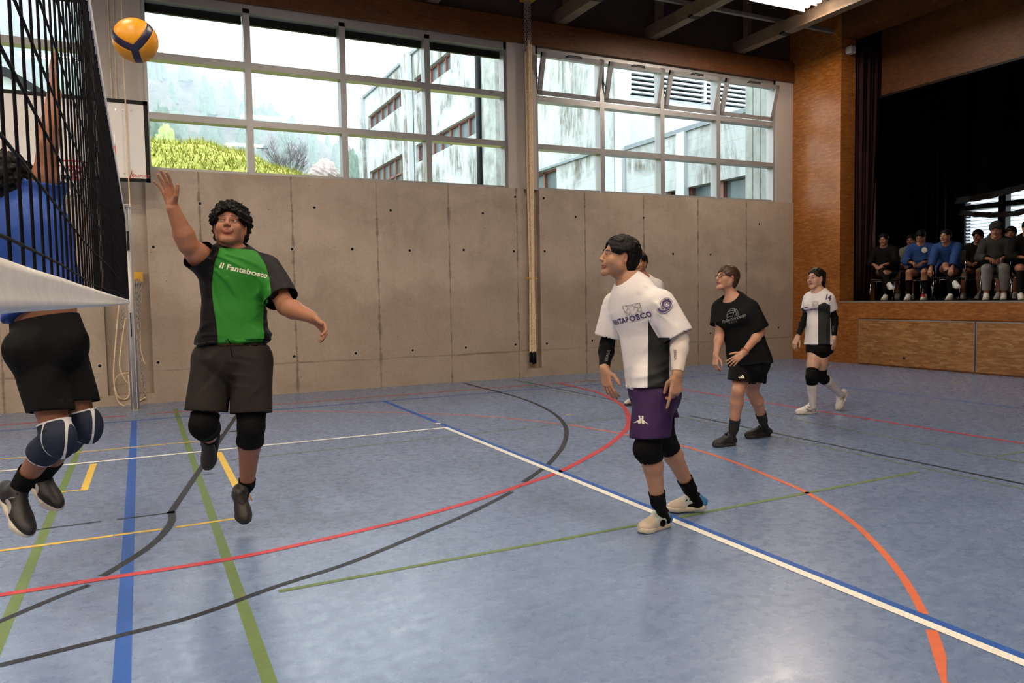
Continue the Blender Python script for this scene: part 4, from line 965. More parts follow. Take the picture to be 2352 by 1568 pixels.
def hair_surf(name, parent, c, f, u, s, mat, style='short', curl=.0, fr=150, vox=.004, thick=.014, fringe=.070, extra=(), back=-.075, seed=1.0, side=.0):
    f, u, _ = frame(f, u); r = np.cross(u, f); A = lambda x, y, z: c + (r * x + f * y + u * z) * s; R = [r, f, u]
    pr = [E(A(0, -.014, .040), (np.array((.077, .097, .085)) + thick) * s, R, .01), E(A(0, -.050, -.020), (np.array((.062, .050, .070)) + thick * .6) * s, R, .03)] + (list(extra(A)) if callable(extra) else [])
    def post(X, Y, Z, F):
        x = ((X - c[0]) * r[0] + (Y - c[1]) * r[1] + (Z - c[2]) * r[2]) / s; y = ((X - c[0]) * f[0] + (Y - c[1]) * f[1] + (Z - c[2]) * f[2]) / s; z = ((X - c[0]) * u[0] + (Y - c[1]) * u[1] + (Z - c[2]) * u[2]) / s
        w = wob(x, y, z, fr, seed); w2 = wob(x, y, z, fr * 2.1, seed + 2); F = F - (curl * w + curl * .5 * w2) * s
        if curl < .003: F = F - .0022 * np.sin(x * 330 + 40 * y + 3 * np.sin(z * 60)) * s
        zr = fringe + .030; d1 = .06 * (1 - np.sqrt((x / (.068 + .004 * w)) ** 2 + ((y - .108) / .094) ** 2 + ((z + .030) / (zr + .006 * w)) ** 2))
        d2 = np.minimum(y + .024 - side, .006 - z + .15 * y); d2 = np.minimum(d2, np.abs(x) - .040); d4 = .035 * (1 - np.sqrt(((np.abs(x) - .078) / .030) ** 2 + ((y + .004) / .026) ** 2 + ((z + .006) / .036) ** 2)); d2 = np.maximum(d2, d4)
        d3 = (back - z) + .004 * w
        cut = np.maximum(np.maximum(d1, d2), d3)
        own = np.maximum(F, cut * s)
        if style == 'pony': 
            tl = PT.dist(X, Y, Z); tl = tl - .003 * np.sin(x * 300); own = np.minimum(own, tl)
        return own
    PT = None
    if style == 'pony': PT = P(A(0, -.118, .070), A(.0, -.128, -.150), .034 * s, .020 * s, .02, n=r, fs=.9); pr.append(PT)
    return surf(name, pr, vox, mat, parent, post, sm=1)
def skin_mesh(name, prims, vox, fine, mat, finevox):
    """coarse body plus finer boxes (head, hands) of the same field, welded visually at the box borders"""
    lo, hi = bbox(prims, 3 * vox + .01); F = field(prims, lo, hi, vox); V, Q = nets(F, lo, vox); V = smooth_v(V, Q, 1, .4)
    c = V[Q].mean(1)
    for a, b in fine: Q = Q[~((c > a) & (c < b)).all(1)]; c = V[Q].mean(1)
    vs = [V]; qs = [Q]; n = len(V)
    for a, b in fine:
        a2 = a - vox * 1.1; b2 = b + vox * 1.1; f2 = field(prims, a2, b2, finevox); v, q = nets(f2, a2, finevox); v = smooth_v(v, q, 1, .3); vs.append(v); qs.append(q + n); n += len(v)
    return mk(name, np.concatenate(vs), np.concatenate(qs), mat)
def box_of(pts, m): pts = np.array(pts); return pts.min(0) - m, pts.max(0) + m
# ---- shoe
def shoe(parent, heel, toe, up, ankle, s, mats, vox=.005, laces=True, ankle_h=.075, w=1.0):
    """heel, toe: points on the sole underside; up: sole normal"""
    d = nrm(toe - heel); up = nrm(up - d * (up @ d)); sd = np.cross(d, up); L = np.linalg.norm(toe - heel); A = lambda y, x, z: heel + d * y * L + sd * x + up * z
    sp = [P(A(.16, 0, .018), A(.45, 0, .018), .036 * w * s, .034 * w * s, .02), P(A(.45, 0, .018), A(.76, .004, .018), .034 * w * s, .045 * w * s, .02), P(A(.76, .004, .018), A(.88, 0, .020), .043 * w * s, .034 * w * s, .02)]
    sole_cut = lambda X, Y, Z, F: np.maximum(F, np.abs((X - heel[0]) * up[0] + (Y - heel[1]) * up[1] + (Z - heel[2]) * up[2] - .015 * s - .007 * np.maximum(0, (((X - heel[0]) * d[0] + (Y - heel[1]) * d[1] + (Z - heel[2]) * d[2]) / L - .78) * 5) ** 2) - .0145 * s)
    so = surf('sole', sp, vox, mats[1], None, sole_cut)
    at_ = np.asarray(ankle, float); upv = nrm(at_ - A(.24, 0, .03)); uc = (A(0, 0, .024), -up)
    upr = [E(A(.20, 0, .045), np.array((.036 * w, .26 * L, .045)) * s, [sd, d, up], .02, caps=[uc]), E(A(.70, .003, .036), np.array((.042 * w * s, .32 * L, .036 * s)), [sd, d, up], .02, caps=[uc]),
           P(A(.64, 0, .042), A(.30, 0, .092), .032 * s, .038 * s, .03, caps=[uc]), P(A(.24, 0, .05), A(.24, 0, .05) + upv * (ankle_h - .03) * s, .038 * s, .040 * s, .02, caps=[uc, (A(.24, 0, .05) + upv * (ankle_h - .03) * s, upv)])]
    uo = surf('shoe', upr, vox, mats[0], None, caps=[(A(.24, 0, .05) + upv * (ankle_h - .03) * s, upv, .06)])
    childof(uo, parent); childof(so, uo)
    if laces:
        b = MB()
        for i in range(5):
            y = .42 + .055 * i; z = (.080 - .0075 * i) * s
            b.tube([A(y, -.026, z - .012), A(y + .015, -.012, z + .001), A(y + .02, .012, z + .002), A(y, .026, z - .011)], .0028, 5); b.tube([A(y, .026, z - .012), A(y + .035, 0, z + .002), A(y + .055, -.026, z - .014)], .0028, 5)
        for sg in (-1, 1): b.tube([A(.42, 0, .088), A(.43, sg * .03, .10), A(.40, sg * .045, .085), A(.42, sg * .01, .088)], .0024, 5)
        b.build('laces', mats[2], uo)
    return uo, A
# ---- dressed text
def wrap_mesh(me, target, c, xd, yd, cast, mat, name, off=.003):
    xd = nrm(xd); yd = np.asarray(yd, float); yd = nrm(yd - xd * (yd @ xd)); bmx = bmesh.new(); bmx.from_mesh(me)
    bmesh.ops.triangulate(bmx, faces=bmx.faces); 
    for _ in range(2):
        es = [e for e in bmx.edges if e.calc_length() > .018]
        if es: bmesh.ops.subdivide_edges(bmx, edges=es, cuts=1)
        bmesh.ops.triangulate(bmx, faces=bmx.faces)
    dg = BVHTree.FromObject(target, bpy.context.evaluated_depsgraph_get()); cast = nrm(cast); inv = target.matrix_world.inverted() if False else None
    for v in bmx.verts:
        p = np.asarray(c) + xd * v.co.x + yd * v.co.y - cast * .25; h = dg.ray_cast(Vector(p), Vector(cast), .8)
        v.co = (h[0] - Vector(cast) * off) if h[0] is not None else Vector(p + cast * .25)
    m2 = bpy.data.meshes.new(name); bmx.to_mesh(m2); bmx.free(); m2.materials.append(mat); o = bpy.data.objects.new(name, m2); COL.objects.link(o); childof(o, target); return o
def print_on(target, s, size, c, xd, yd, cast, mat, bold=0.0, space=1.0, shear=0.0, name='lettering'):
    bpy.context.view_layer.update(); return wrap_mesh(textmesh(s, size, space, shear, bold), target, c, xd, yd, cast, mat, name)
def lines_mesh(polys, w):
    bm = bmesh.new()
    for pl in polys:
        n = len(pl); prev = None
        for i, p in enumerate(pl):
            q = pl[min(i + 1, n - 1)]; o = pl[max(i - 1, 0)]; dx, dy = q[0] - o[0], q[1] - o[1]; L = math.hypot(dx, dy) + 1e-9; nx, ny = -dy / L * w / 2, dx / L * w / 2
            a = bm.verts.new((p[0] + nx, p[1] + ny, 0)); b = bm.verts.new((p[0] - nx, p[1] - ny, 0))
            if prev: bm.faces.new((prev[0], prev[1], b, a))
            prev = (a, b)
    me = bpy.data.meshes.new('l'); bm.to_mesh(me); bm.free(); return me
# ---- the person
def person(J, label, skin, hairc, s=1.0, fem=False, vox=.006, fvox=.003, top=None, bottom=None, hair=None, head=None, hands=None, wear=(), shoes=None, build_=1.0, group=None, mouth=.3, stub=0.0, look=(0, 0), lip=(.42, .14, .12), foot_bare=False, bel=0.0, armf=1.0, legf=1.0, hs=1.0):
    j = {k: np.asarray(v, float) for k, v in J.items()}; B = build_ * s
    upt = nrm(j['neck'] - j['pelvis']); rt = nrm(j['shR'] - j['shL']); ft = nrm(np.cross(upt, rt)) ; ft = nrm(ft - upt * (ft @ upt)); rt = np.cross(ft, upt)
    if 'front' in j and ft @ j['front'] < 0: ft = -ft
    pr = []; hc = j['head']; hf = nrm(j['hf']); hu = j.get('hu', UPV)
    hp, A, R = head_prims(hc, hf, hu, s * .98 * hs, fem, mouth); 
    nb = A(0, -.030, -.070); pr += hp
    pr += [P(j['neck'] + upt * -.01, nb, .056 * s * (.86 if fem else 1), .052 * s * (.86 if fem else 1), .03), P(j['neck'], A(0, .0, -.085), .045 * s * (.86 if fem else 1), .03 * s, .03)]
    ch = j.get('chest', j['neck'] * .72 + j['pelvis'] * .28); wa = j.get('waist', j['neck'] * .30 + j['pelvis'] * .70)
    chw = (.150 if fem else .160) * B; waw = (.118 if fem else .132) * B; pew = (.150 if fem else .140) * B
    tor = [P(ch + upt * .03, wa, chw, waw, .05, n=ft, fs=1.42), P(wa, j['pelvis'], waw, pew, .05, n=ft, fs=1.30), P(j['shR'] * .86 + j['shL'] * .14 - upt * .01, j['shL'] * .86 + j['shR'] * .14 - upt * .01, .062 * B, .062 * B, .05),
           P(j['neck'] - upt * .02, ch, .075 * B, .12 * B, .06, n=ft, fs=1.3)]
    if fem: tor += [E(ch + ft * .085 * B - upt * .02 + rt * sg * .07 * B, np.array((.062, .062, .062)) * B, None, .05) for sg in (-1, 1)]
    if bel: tor += [E(wa + ft * .05, np.array((.12, .12, .13)) * B, None, .06)]
    pr += tor; fine = [box_of([A(-.1, -.12, -.10), A(.1, .14, .14), A(.1, -.12, .14), A(-.1, .14, -.10), A(0, .14, .14), A(0, .14, -.13)], .012)]
    limbs = {}
    for sd in 'RL':
        sh, el, wr = j['sh' + sd], j['el' + sd], j['wr' + sd]; m = sh * .55 + el * .45; fm = el * .72 + wr * .28; g = (.86 if fem else 1.0) * armf
        arm = [P(sh, m, .056 * B * g, .049 * B * g, .03), P(m, el, .047 * B * g, .039 * B * g, .03), P(el, fm, .040 * B * g, .042 * B * g, .02), P(fm, wr, .041 * B * g, .0265 * B * g, .02)]; pr += arm; limbs['arm' + sd] = arm
        if hands and sd in hands:
            h = hands[sd]; hpv = hand_prims(wr + nrm(wr - el) * .01, h['f'], h['b'], h['t'], h.get('curl', .5), s * (.92 if fem else 1.0), h.get('spread', .3), h.get('tcurl', .5), h.get('curls')); pr += [P(wr, wr + nrm(h['f']) * .03, .026 * s, .024 * s, .02, n=h['b'], fs=1.2)] + hpv
            pts = [q.b for q in hpv] + [wr]; fine.append(box_of(pts, .016))
        BL = B; B = BL * legf; hi, kn, an = j['hi' + sd], j['kn' + sd], j['an' + sd]; th = hi * .5 + kn * .5; kb = nrm(kn - (hi + an) / 2) if np.linalg.norm(kn - (hi + an) / 2) > .02 else ft; cf = kn * .70 + an * .30 - kb * .012
        leg = [P(hi, th, .092 * B, .074 * B, .04), P(th, kn, .074 * B, .055 * B, .03), P(kn, cf, .054 * B, .057 * B, .02), P(cf, an, .056 * B, .036 * B, .02), E(kn + kb * .008, np.array((.046, .046, .055)) * B, None, .02)]; pr += leg; limbs['leg' + sd] = leg
        pr += [E(hi - ft * .05 + upt * .0, np.array((.085, .085, .09)) * B, None, .04)]
        B = BL; he, to = j['he' + sd], j['to' + sd]; fd = nrm(to - he); fu = an - he; fu = nrm(fu - fd * (fu @ fd)); FL = np.linalg.norm(to - he); pr += [P(an, he + fd * FL * .22 + fu * .055, .033 * B, .026 * B, .02), P(he + fd * FL * .2 + fu * .045, he + fd * FL * .75 + fu * .032, .022, .017, .02)]; limbs['foot' + sd] = pr[-2:]
    body = skin_mesh('person', pr, vox, fine, mat_skin('skin', skin), fvox)
    vv = verts(body); T = head_tint(vv, hc, hf, hu, s * .98 * hs, skin, hairc, lip, stub)
    ca = body.data.color_attributes.new('tint', 'FLOAT_COLOR', 'POINT'); ca.data.foreach_set('color', np.concatenate([T, np.ones((len(T), 1))], 1).astype(np.float32).ravel())
    tag(body, label, 'person', group); eyes(body, A, R, s * .98 * hs, look)
    out = dict(body=body, A=A, R=R, upt=upt, ft=ft, rt=rt, ch=ch, wa=wa, j=j, pr=pr, limbs=limbs, B=B, s=s, vox=vox, tor=tor)
    return out
def foldpost(amp, segs, d0, seed=0.0, base=.3):
    """folds: segs = [(x0, y0, x1, y1, width, strength)] measured on the picture at depth d0, turned into world lines running into the cloth"""
    e1 = RGT; e2 = RM[:, 1]; L = []
    for (x0, y0, x1, y1, w, a) in segs:
        A_ = at(x0, y0, d0); B_ = at(x1, y1, d0); L.append(((A_ @ e1), (A_ @ e2), (B_ @ e1), (B_ @ e2), w * d0 / FPX, a))
    def post(X, Y, Z, F):
        U = X * e1[0] + Y * e1[1] + Z * e1[2]; Vv = X * e2[0] + Y * e2[1] + Z * e2[2]; n = np.abs(F) < .05; acc = np.zeros(F.shape, np.float32)
        for (ax, ay, bx, by, w, a) in L:
            dx, dy = bx - ax, by - ay; l2 = dx * dx + dy * dy + 1e-9; t = np.clip(((U - ax) * dx + (Vv - ay) * dy) / l2, 0, 1); bow = .12 * math.sqrt(l2) * np.sin(t * math.pi) * (1 if a > 0 else -1) * .5
            px_ = U - ax - t * dx + dy / math.sqrt(l2) * bow; py_ = Vv - ay - t * dy - dx / math.sqrt(l2) * bow; d2 = px_ ** 2 + py_ ** 2
            acc += a * np.exp(-d2 / (w * w)) * (1 - .85 * t)
        acc += base * wob(X, Y, Z, 9, seed) + base * .5 * wob(X, Y, Z, 21, seed + 4)
        return F - amp * np.where(n, acc, 0)
    return post
def tshirt(H, mat, hem, hemn, sleeves, loose=.02, folds=None, vox=None, sleeve_w=1.25, seed=0.0, neck_r=.075, neck_c=None, name='tshirt', flare=.01, neckn=None):
    """sleeves: {side: fraction along the upper arm}"""
    j, B, ft, upt, rt = H['j'], H['B'], H['ft'], H['upt'], H['rt']; vox = vox or H['vox']; pr = []; caps = []; hemn = nrm(hemn); hc = (hem, hemn)
    for q in H['tor']:
        if isinstance(q, P): pr.append(P(q.a, q.b, q.ra + loose, q.rb + loose + flare * .4, q.k, q.n, q.fs, caps=[hc]))
        else: pr.append(E(q.c, q.r + loose * .8, None, q.k, caps=[hc]))
    pw = j['pelvis'] - upt * .12; pr.append(P(H['wa'], pw, .132 * B + loose + flare, .148 * B + loose + flare, .05, n=ft, fs=1.28, caps=[hc])); caps.append((hem, hemn, .4))
    for sd in 'RL': pr.append(P(j['hi' + sd] + upt * .10, j['hi' + sd] - upt * .02, .085 * B + loose, .100 * B + loose + flare, .05, caps=[hc]))
    for sd, fr in sleeves.items():
        sh, el, wr = j['sh' + sd], j['el' + sd], j['wr' + sd]; e = sh + (el - sh) * fr if fr <= 1 else el + (wr - el) * (fr - 1); d = nrm(el - sh) if fr <= 1 else nrm(wr - el); cp = (e, d)
        if fr <= 1: pr.append(P(sh, e + d * .03, .062 * B + loose, .056 * B * sleeve_w + loose, .035, caps=[cp]))
        else: pr += [P(sh, el, .060 * B + loose, .048 * B * sleeve_w + loose, .03, caps=[]), P(el, e + d * .03, .048 * B * sleeve_w + loose, .036 * B * sleeve_w + loose, .03, caps=[cp])]
        caps.append((e, d, .13))
    nc = neck_c if neck_c is not None else j['neck'] + upt * .035 + ft * .03; nn = nrm(neckn if neckn is not None else upt * .85 + ft * .5)
    pr.append(P(nc - nn * .02, nc + nn * .2, neck_r * B, neck_r * B * 1.1, .008, sub=True))
    o = surf(name, pr, vox, mat, None, folds, caps, 1, .35); childof(o, H['body']); md = o.modifiers.new('fabric', 'SOLIDIFY'); md.thickness = .002; md.offset = -1; return o
def shorts(H, mat, lens, loose=.022, waist=.06, flare=.03, folds=None, vox=None, name='shorts', tilt=0.0, hemn=None):
    j, B, ft, upt = H['j'], H['B'], H['ft'], H['upt']; vox = vox or H['vox']; wc = (j['pelvis'] + upt * waist, upt); pr = [P(j['pelvis'] + upt * waist, j['pelvis'] - upt * .03, .140 * B + loose * .6, .150 * B + loose, .03, n=ft, fs=1.3, caps=[wc])]; caps = [(wc[0], wc[1], .3)]
    for sd in 'RL':
        hi, kn = j['hi' + sd], j['kn' + sd]; e = hi + (kn - hi) * lens[sd]; d = nrm(hemn[sd]) if hemn else nrm(kn - hi); pr += [P(hi, e + nrm(kn - hi) * .04, .089 * B + loose, .074 * B + loose + flare, .012, caps=[(e, d)]), E(hi - ft * .05, np.array((.088, .088, .09)) * B + loose * .7, None, .04, caps=[(e, d)])]; caps.append((e, d, .2))
    o = surf(name, pr, vox, mat, None, folds, caps, 1, .35); childof(o, H['body']); md = o.modifiers.new('fabric', 'SOLIDIFY'); md.thickness = .002; md.offset = -1; return o
def sleeve_on(H, part, t0, t1, mat, name, off=.004, vox=None, bulge=0.0, pad=None, sub_hem=True):
    """tight garment along a limb: t in 0..2 (0..1 upper segment, 1..2 lower segment)"""
    j = H['j']; sd = part[-1]; a, b, c = (j['sh' + sd], j['el' + sd], j['wr' + sd]) if part.startswith('arm') else (j['hi' + sd], j['kn' + sd], j['an' + sd])
    pt = lambda t: a + (b - a) * t if t <= 1 else b + (c - b) * (t - 1); dr = lambda t: nrm(b - a) if t < 1 else nrm(c - b); p0, p1, d0, d1 = pt(t0), pt(t1), dr(t0), dr(t1); pr = []
    for q in H['limbs'][part]:
        if isinstance(q, P):
            pr.append(P(q.a, q.b, q.ra + off, q.rb + off, q.k, q.n, q.fs))
        else: pr.append(E(q.c, q.r + off, None, q.k))
    foot = t1 > 2.5
    if foot: pr += [P(q.a, q.b, q.ra + off * .4, q.rb + off * .4, q.k) for q in H['limbs']['foot' + sd]]
    if pad is not None: pr.append(pad)
    for q in pr: q.caps = []
    rad = .16
    def post(X, Y, Z, F):
        e0 = -((X - p0[0]) * d0[0] + (Y - p0[1]) * d0[1] + (Z - p0[2]) * d0[2]); e1 = (X - p1[0]) * d1[0] + (Y - p1[1]) * d1[1] + (Z - p1[2]) * d1[2]; return np.maximum(F, e0 if foot else np.maximum(e0, e1))
    o = surf(name, pr, vox or H['vox'], mat, None, post, [(p0, -d0, rad)] + ([] if foot else [(p1, d1, rad)]), 1, .3); childof(o, H['body']); return o
# ------------------------------------------------------------------ people
UPC = RM[:, 1]
def V(r, u, t): return RGT * r + UPC * u - FWD * t      # right, up, toward the viewer
def JJ(d0, **k): return {n: at(v[0], v[1], d0 + (v[2] if len(v) > 2 else 0)) for n, v in k.items()}
HB = mat_cloth('black_hair', (.0028, .0025, .0022), rough=.6, spec=.16, weave=False, sheen=0); HBr = mat_cloth('dark_brown_hair', (.009, .006, .004), rough=.5, spec=.25, weave=False, sheen=0); HCh = mat_cloth('chestnut_hair', (.045, .021, .011), rough=.45, spec=.35, weave=False, sheen=0)
BK = mat_cloth('black_knit', (.0035, .0035, .0038), spec=.12); BKS = mat_cloth('black_shoe', (.014, .013, .013), rough=.55, spec=.4); SOLD = plain('dark_rubber_sole', (.03, .028, .025), .7); SOLW = plain('offwhite_rubber_sole', (.62, .57, .47), .6, var=.1, sc=30)
WSH = plain('white_shoe_upper', (.62, .60, .57), .6, var=.05); LACB = plain('black_lace', (.012, .012, .012), .7); LACW = plain('white_lace', (.7, .68, .64), .7); PRW = plain('white_print', (.78, .76, .62), .6, var=.03); PRP = plain('purple_print', (.055, .035, .13), .6, var=.05); PRG = plain('grey_print', (.22, .22, .22), .6, var=.03)
# --- striker in green
J = JJ(4.5, neck=(531, 588, .02), pelvis=(534, 812, .0), chest=(537, 640, 0), waist=(536, 735, .0), shR=(474, 604, -.10), elR=(432, 562, -.22), wrR=(398, 480, -.30), shL=(612, 618, .08), elL=(657, 704, -.04), wrL=(716, 728, -.22),
       hiR=(492, 826, 0), knR=(468, 975, -.14), anR=(484, 1008, .26), heR=(498, 985, .33), toR=(480, 1078, .30), hiL=(578, 826, 0), knL=(577, 980, -.10), anL=(567, 1112, .10), heL=(548, 1128, .16), toL=(566, 1204, .02), head=(529, 523, -.02))
J['hf'] = V(.20, .30, .93); J['hu'] = V(-.05, .95, -.32)
hd = {'R': dict(f=V(-.22, .93, .12), b=V(.25, .15, -.95), t=V(.95, .1, .2), curl=.22, spread=.55, tcurl=.0, curls=(.25, .2, .15, .2)), 'L': dict(f=V(.70, -.62, .25), b=V(.35, .55, -.6), t=V(-.3, -.2, .9), curl=.55, spread=.5, tcurl=.3)}
SK1 = (.36, .165, .095)
G = person(J, 'jumping player in a green and black shirt reaching one arm up to the ball', SK1, (.012, .010, .009), s=1.04, vox=.0065, fvox=.0028, hands=hd, mouth=-.2, stub=.25, build_=1.05, look=(-.25, .12), armf=1.2, legf=1.05, hs=1.08)
hair_surf('hair', G['body'], J['head'], J['hf'], J['hu'], 1.10, HB, curl=.011, fr=165, vox=.0035, thick=.027, fringe=.058, back=-.085, seed=1.7)
gm = mat_cloth('green_jersey', (.026, .20, .024), (.003, .003, .0035), .6, .18)
TS = tshirt(G, gm, at(538, 785, 4.5), nrm(J['pelvis'] - J['neck']) + V(.05, 0, 0), {'R': .50, 'L': .80}, loose=.020, seed=1, vox=.0055, folds=foldpost(.014, [(510, 590, 600, 650, 4, 1), (525, 585, 612, 625, 4, .9), (500, 600, 545, 680, 4, 1), (508, 625, 552, 700, 4, 1.1), (530, 640, 560, 720, 4, .7), (612, 640, 560, 690, 5, .8), (615, 665, 570, 735, 4, .8), (605, 690, 575, 700, 4, .5),
    (465, 755, 500, 740, 6, .7), (620, 770, 570, 745, 5, 1), (618, 752, 580, 728, 4, .7), (470, 770, 540, 776, 3, .4), (480, 690, 500, 730, 5, -.5), (495, 650, 530, 740, 6, -.7), (560, 650, 590, 700, 7, -.6), (640, 640, 625, 680, 6, .6), (475, 640, 480, 700, 5, .5), (545, 590, 570, 610, 5, -.6)], 4.4, 1.2, .35), neck_r=.068)
def side_mask(H, o, hw, shy, armr=.115, back_side=True, curve=.0):
    v = verts(o); q = v - H['ch']; x = q @ H['rt']; y = q @ H['ft']; z = q @ H['upt']; m = np.abs(x) - (hw + curve * np.clip(-z, 0, 1) ** 1.0 - .02 * np.clip(z, -.3, .3)); setattr_f(o, 'mask', m); return x, y, z
x, y, z = side_mask(G, TS, .130, 0)
xo = x + .012; m = np.maximum(np.abs(xo) - (.132 + .012 * np.sin((z + .22) * 9)), -1); m = np.maximum(np.abs(xo) - (.138 + .012 * np.sin((z + .22) * 9) - .3 * np.maximum(z - .07, 0)), -y - .03); m = np.maximum(m, z - .165); TS.data.attributes['mask'].data.foreach_set('value', m.astype(np.float32))
c = at(554, 620, 4.35)
print_on(TS, 'Il Fantabosco', .043, c, V(.97, -.21, 0), V(.1, 1, 0), FWD, PRW, bold=.0012, space=1.05)
dsh = mat_cloth('charcoal_shorts', (.020, .017, .0145), rough=.8, spec=.15)
SH = shorts(G, dsh, {'R': .80, 'L': .80}, loose=.026, waist=.045, flare=.008, vox=.0065, folds=foldpost(.010, [(505, 800, 462, 880, 6, .8), (530, 820, 450, 925, 6, .9), (520, 800, 470, 830, 5, .6), (535, 830, 600, 850, 5, .9), (545, 815, 612, 835, 5, .8), (540, 860, 600, 875, 5, 1), (550, 885, 610, 905, 5, .9), (605, 880, 560, 930, 5, .7), (490, 870, 460, 940, 6, -.6), (530, 870, 590, 895, 6, -.7), (590, 800, 615, 880, 5, .5), (460, 800, 448, 860, 5, .6)], 4.4, 2.0, .4), hemn={'R': V(-.05, -1, .12), 'L': V(.05, -1, .12)})
b = MB(); p = at(530, 790, 4.30); b.tube([p, p + V(.004, -.03, .01), p + V(.010, -.075, .0)], .003, 6); b.tube([p, p + V(-.012, .03, .012)], .0028, 6, m=None); childof(b.build('drawstring', BK), SH)
sleeve_on(G, 'legR', .84, 1.34, BK, 'knee_pad', .012, pad=E(J['knR'] + V(0, 0, .035), np.array((.060, .06, .075)), None, .03)); sleeve_on(G, 'legL', .72, 1.27, BK, 'knee_pad', .012)
sleeve_on(G, 'legL', 1.90, 3, BK, 'sock', .006); sleeve_on(G, 'legR', 1.80, 3, BK, 'sock', .006)
shm = (mat_cloth('worn_black_shoe', (.022, .018, .015), (.18, .12, .10), .5, .5), SOLD, LACB)
u1, A1 = shoe(G['body'], J['heL'], J['toL'], V(.30, .25, .90), J['anL'], 1.06, shm, vox=.0045, ankle_h=.12); v = verts(u1); setattr_f(u1, 'mask', .045 - np.linalg.norm(v - (at(566, 1178, 4.44)), axis=1))
b = MB()
for k in (0, 1): b.tube([A1(.38, -.055, .075 + .0 * k), A1(.46 + .06 * k, -.060, .055), A1(.36 + .04 * k, -.06, .035)], .004, 5)
childof(b.build('side_stripe', plain('orange_print', (.55, .22, .04), .6)), u1)
b = MB(); q = A1(.40, .03, .09); b.tube([q, q + V(.05, .03, .02), q + V(.085, 0, .03), q + V(.06, -.03, .03), q + V(.01, -.01, .01)], .0025, 5); b.tube([q, q + V(.03, .045, .0), q + V(.07, .04, 0)], .0025, 5); childof(b.build('lace_loop', LACB), u1)
u2, A2 = shoe(G['body'], J['heR'], J['toR'], V(.15, -.35, .9) * -1 + V(0, 0, 0) if False else V(-.1, .12, 1.0), J['anR'], 1.04, shm, vox=.006, ankle_h=.08); setattr_f(u2, 'mask', -np.ones(len(u2.data.vertices)))

# --- player 9 in white
J = JJ(4.4, neck=(1452, 652, 0), pelvis=(1500, 884, .03), chest=(1462, 712, 0), waist=(1487, 805, .02), shR=(1416, 700, .19), elR=(1394, 792, .22), wrR=(1388, 846, .08), shL=(1518, 698, -.16), elL=(1562, 778, -.20), wrL=(1556, 858, -.26),
       hiR=(1498, 905, .10), knR=(1528, 1012, .10), anR=(1584, 1122, .30), hiL=(1502, 905, -.09), knL=(1490, 1030, -.13), anL=(1512, 1154, -.04), head=(1423, 592, -.01))
J['hf'] = V(-.97, .17, .20); J['hu'] = V(.17, .98, 0)
J['heL'] = fl(1538, 1206) + [0, 0, .0]; J['toL'] = fl(1470, 1226); J['heR'] = fl(1622, 1168, .02); J['toR'] = fl(1535, 1176, .0)
hd = {'L': dict(f=V(-.10, -.99, .0), b=V(.35, .1, .93), t=V(-.95, .1, .1), curl=.5, curls=(.12, .75, .85, .8), spread=.1, tcurl=1.0), 'R': dict(f=V(.18, -.97, .1), b=V(-.75, .1, .6), t=V(.6, -.1, .75), curl=.3, spread=.25, tcurl=.2)}
SK2 = (.47, .26, .16)
N9 = person(J, 'player with a 9 on the white sleeve, purple shorts and black knee pads walking left', SK2, (.012, .009, .008), s=1.0, vox=.0062, fvox=.0028, hands=hd, mouth=.5, stub=.45, look=(0, .15), hs=1.0)
hair_surf('hair', N9['body'], J['head'], J['hf'], J['hu'], 1.0, HB, curl=.004, fr=120, vox=.0035, thick=.014, fringe=.072, back=-.092, seed=2.7)
wm = mat_cloth('white_jersey', (.76, .72, .71), (.017, .018, .018), .7, .2)
TS9 = tshirt(N9, wm, at(1495, 884, 4.4), V(.06, -1, .0), {'R': .80, 'L': .92}, loose=.019, seed=2, vox=.0055, sleeve_w=1.25, flare=.012, folds=foldpost(.010, [(1545, 855, 1440, 893, 5, 1.2), (1535, 840, 1430, 868, 5, 1.0), (1530, 825, 1440, 845, 5, .6), (1500, 700, 1480, 800, 7, .7), (1462, 680, 1470, 760, 7, -.6),
   (1400, 700, 1395, 780, 6, .6), (1410, 720, 1420, 800, 5, .5), (1520, 720, 1550, 690, 5, .7), (1500, 720, 1535, 760, 5, .9), (1495, 700, 1530, 740, 5, .7), (1490, 780, 1440, 850, 6, .6), (1540, 750, 1545, 830, 5, .6), (1480, 655, 1520, 690, 5, .5), (1485, 735, 1420, 745, 6, .5)], 4.3, .6, .3), neck_r=.072, neckn=N9['upt'] * .9 + N9['ft'] * .3)
v = verts(TS9); q = v - N9['ch']; x = q @ N9['rt']; y = q @ N9['ft']; z = q @ N9['upt']; pxv = (v - CAMP) @ RGT / ((v - CAMP) @ FWD)
el = N9['j']['elL']; sh = N9['j']['shL']; w_ = v - CAMP; pcx = CX + FPX * (w_ @ RGT) / (w_ @ FWD); pcy = CY - FPX * (w_ @ UPC) / (w_ @ FWD)
dA = np.linalg.norm(np.cross(v - sh, nrm(el - sh)), axis=1); m = np.maximum(np.abs(pcx - 1513 + (pcy - 800) * .01) - 25, (722 + np.abs(pcx - 1500) * .6) - pcy) * .0025; m = np.maximum(m, x + .0); m = np.maximum(m, np.minimum(.104 - dA, (775 - pcy) * .0025)); setattr_f(TS9, 'mask', -m)
c = at(1440, 742, 4.25); dC = nrm(FWD * .8 + RGT * .55)
print_on(TS9, 'FANTABOSCO', .043, at(1402, 744, 4.25), N9['rt'] * -1 + V(0, .06, 0), V(.05, 1, 0), -N9['ft'], PRP, bold=.0016, space=1.12)
random.seed(4); sc = []
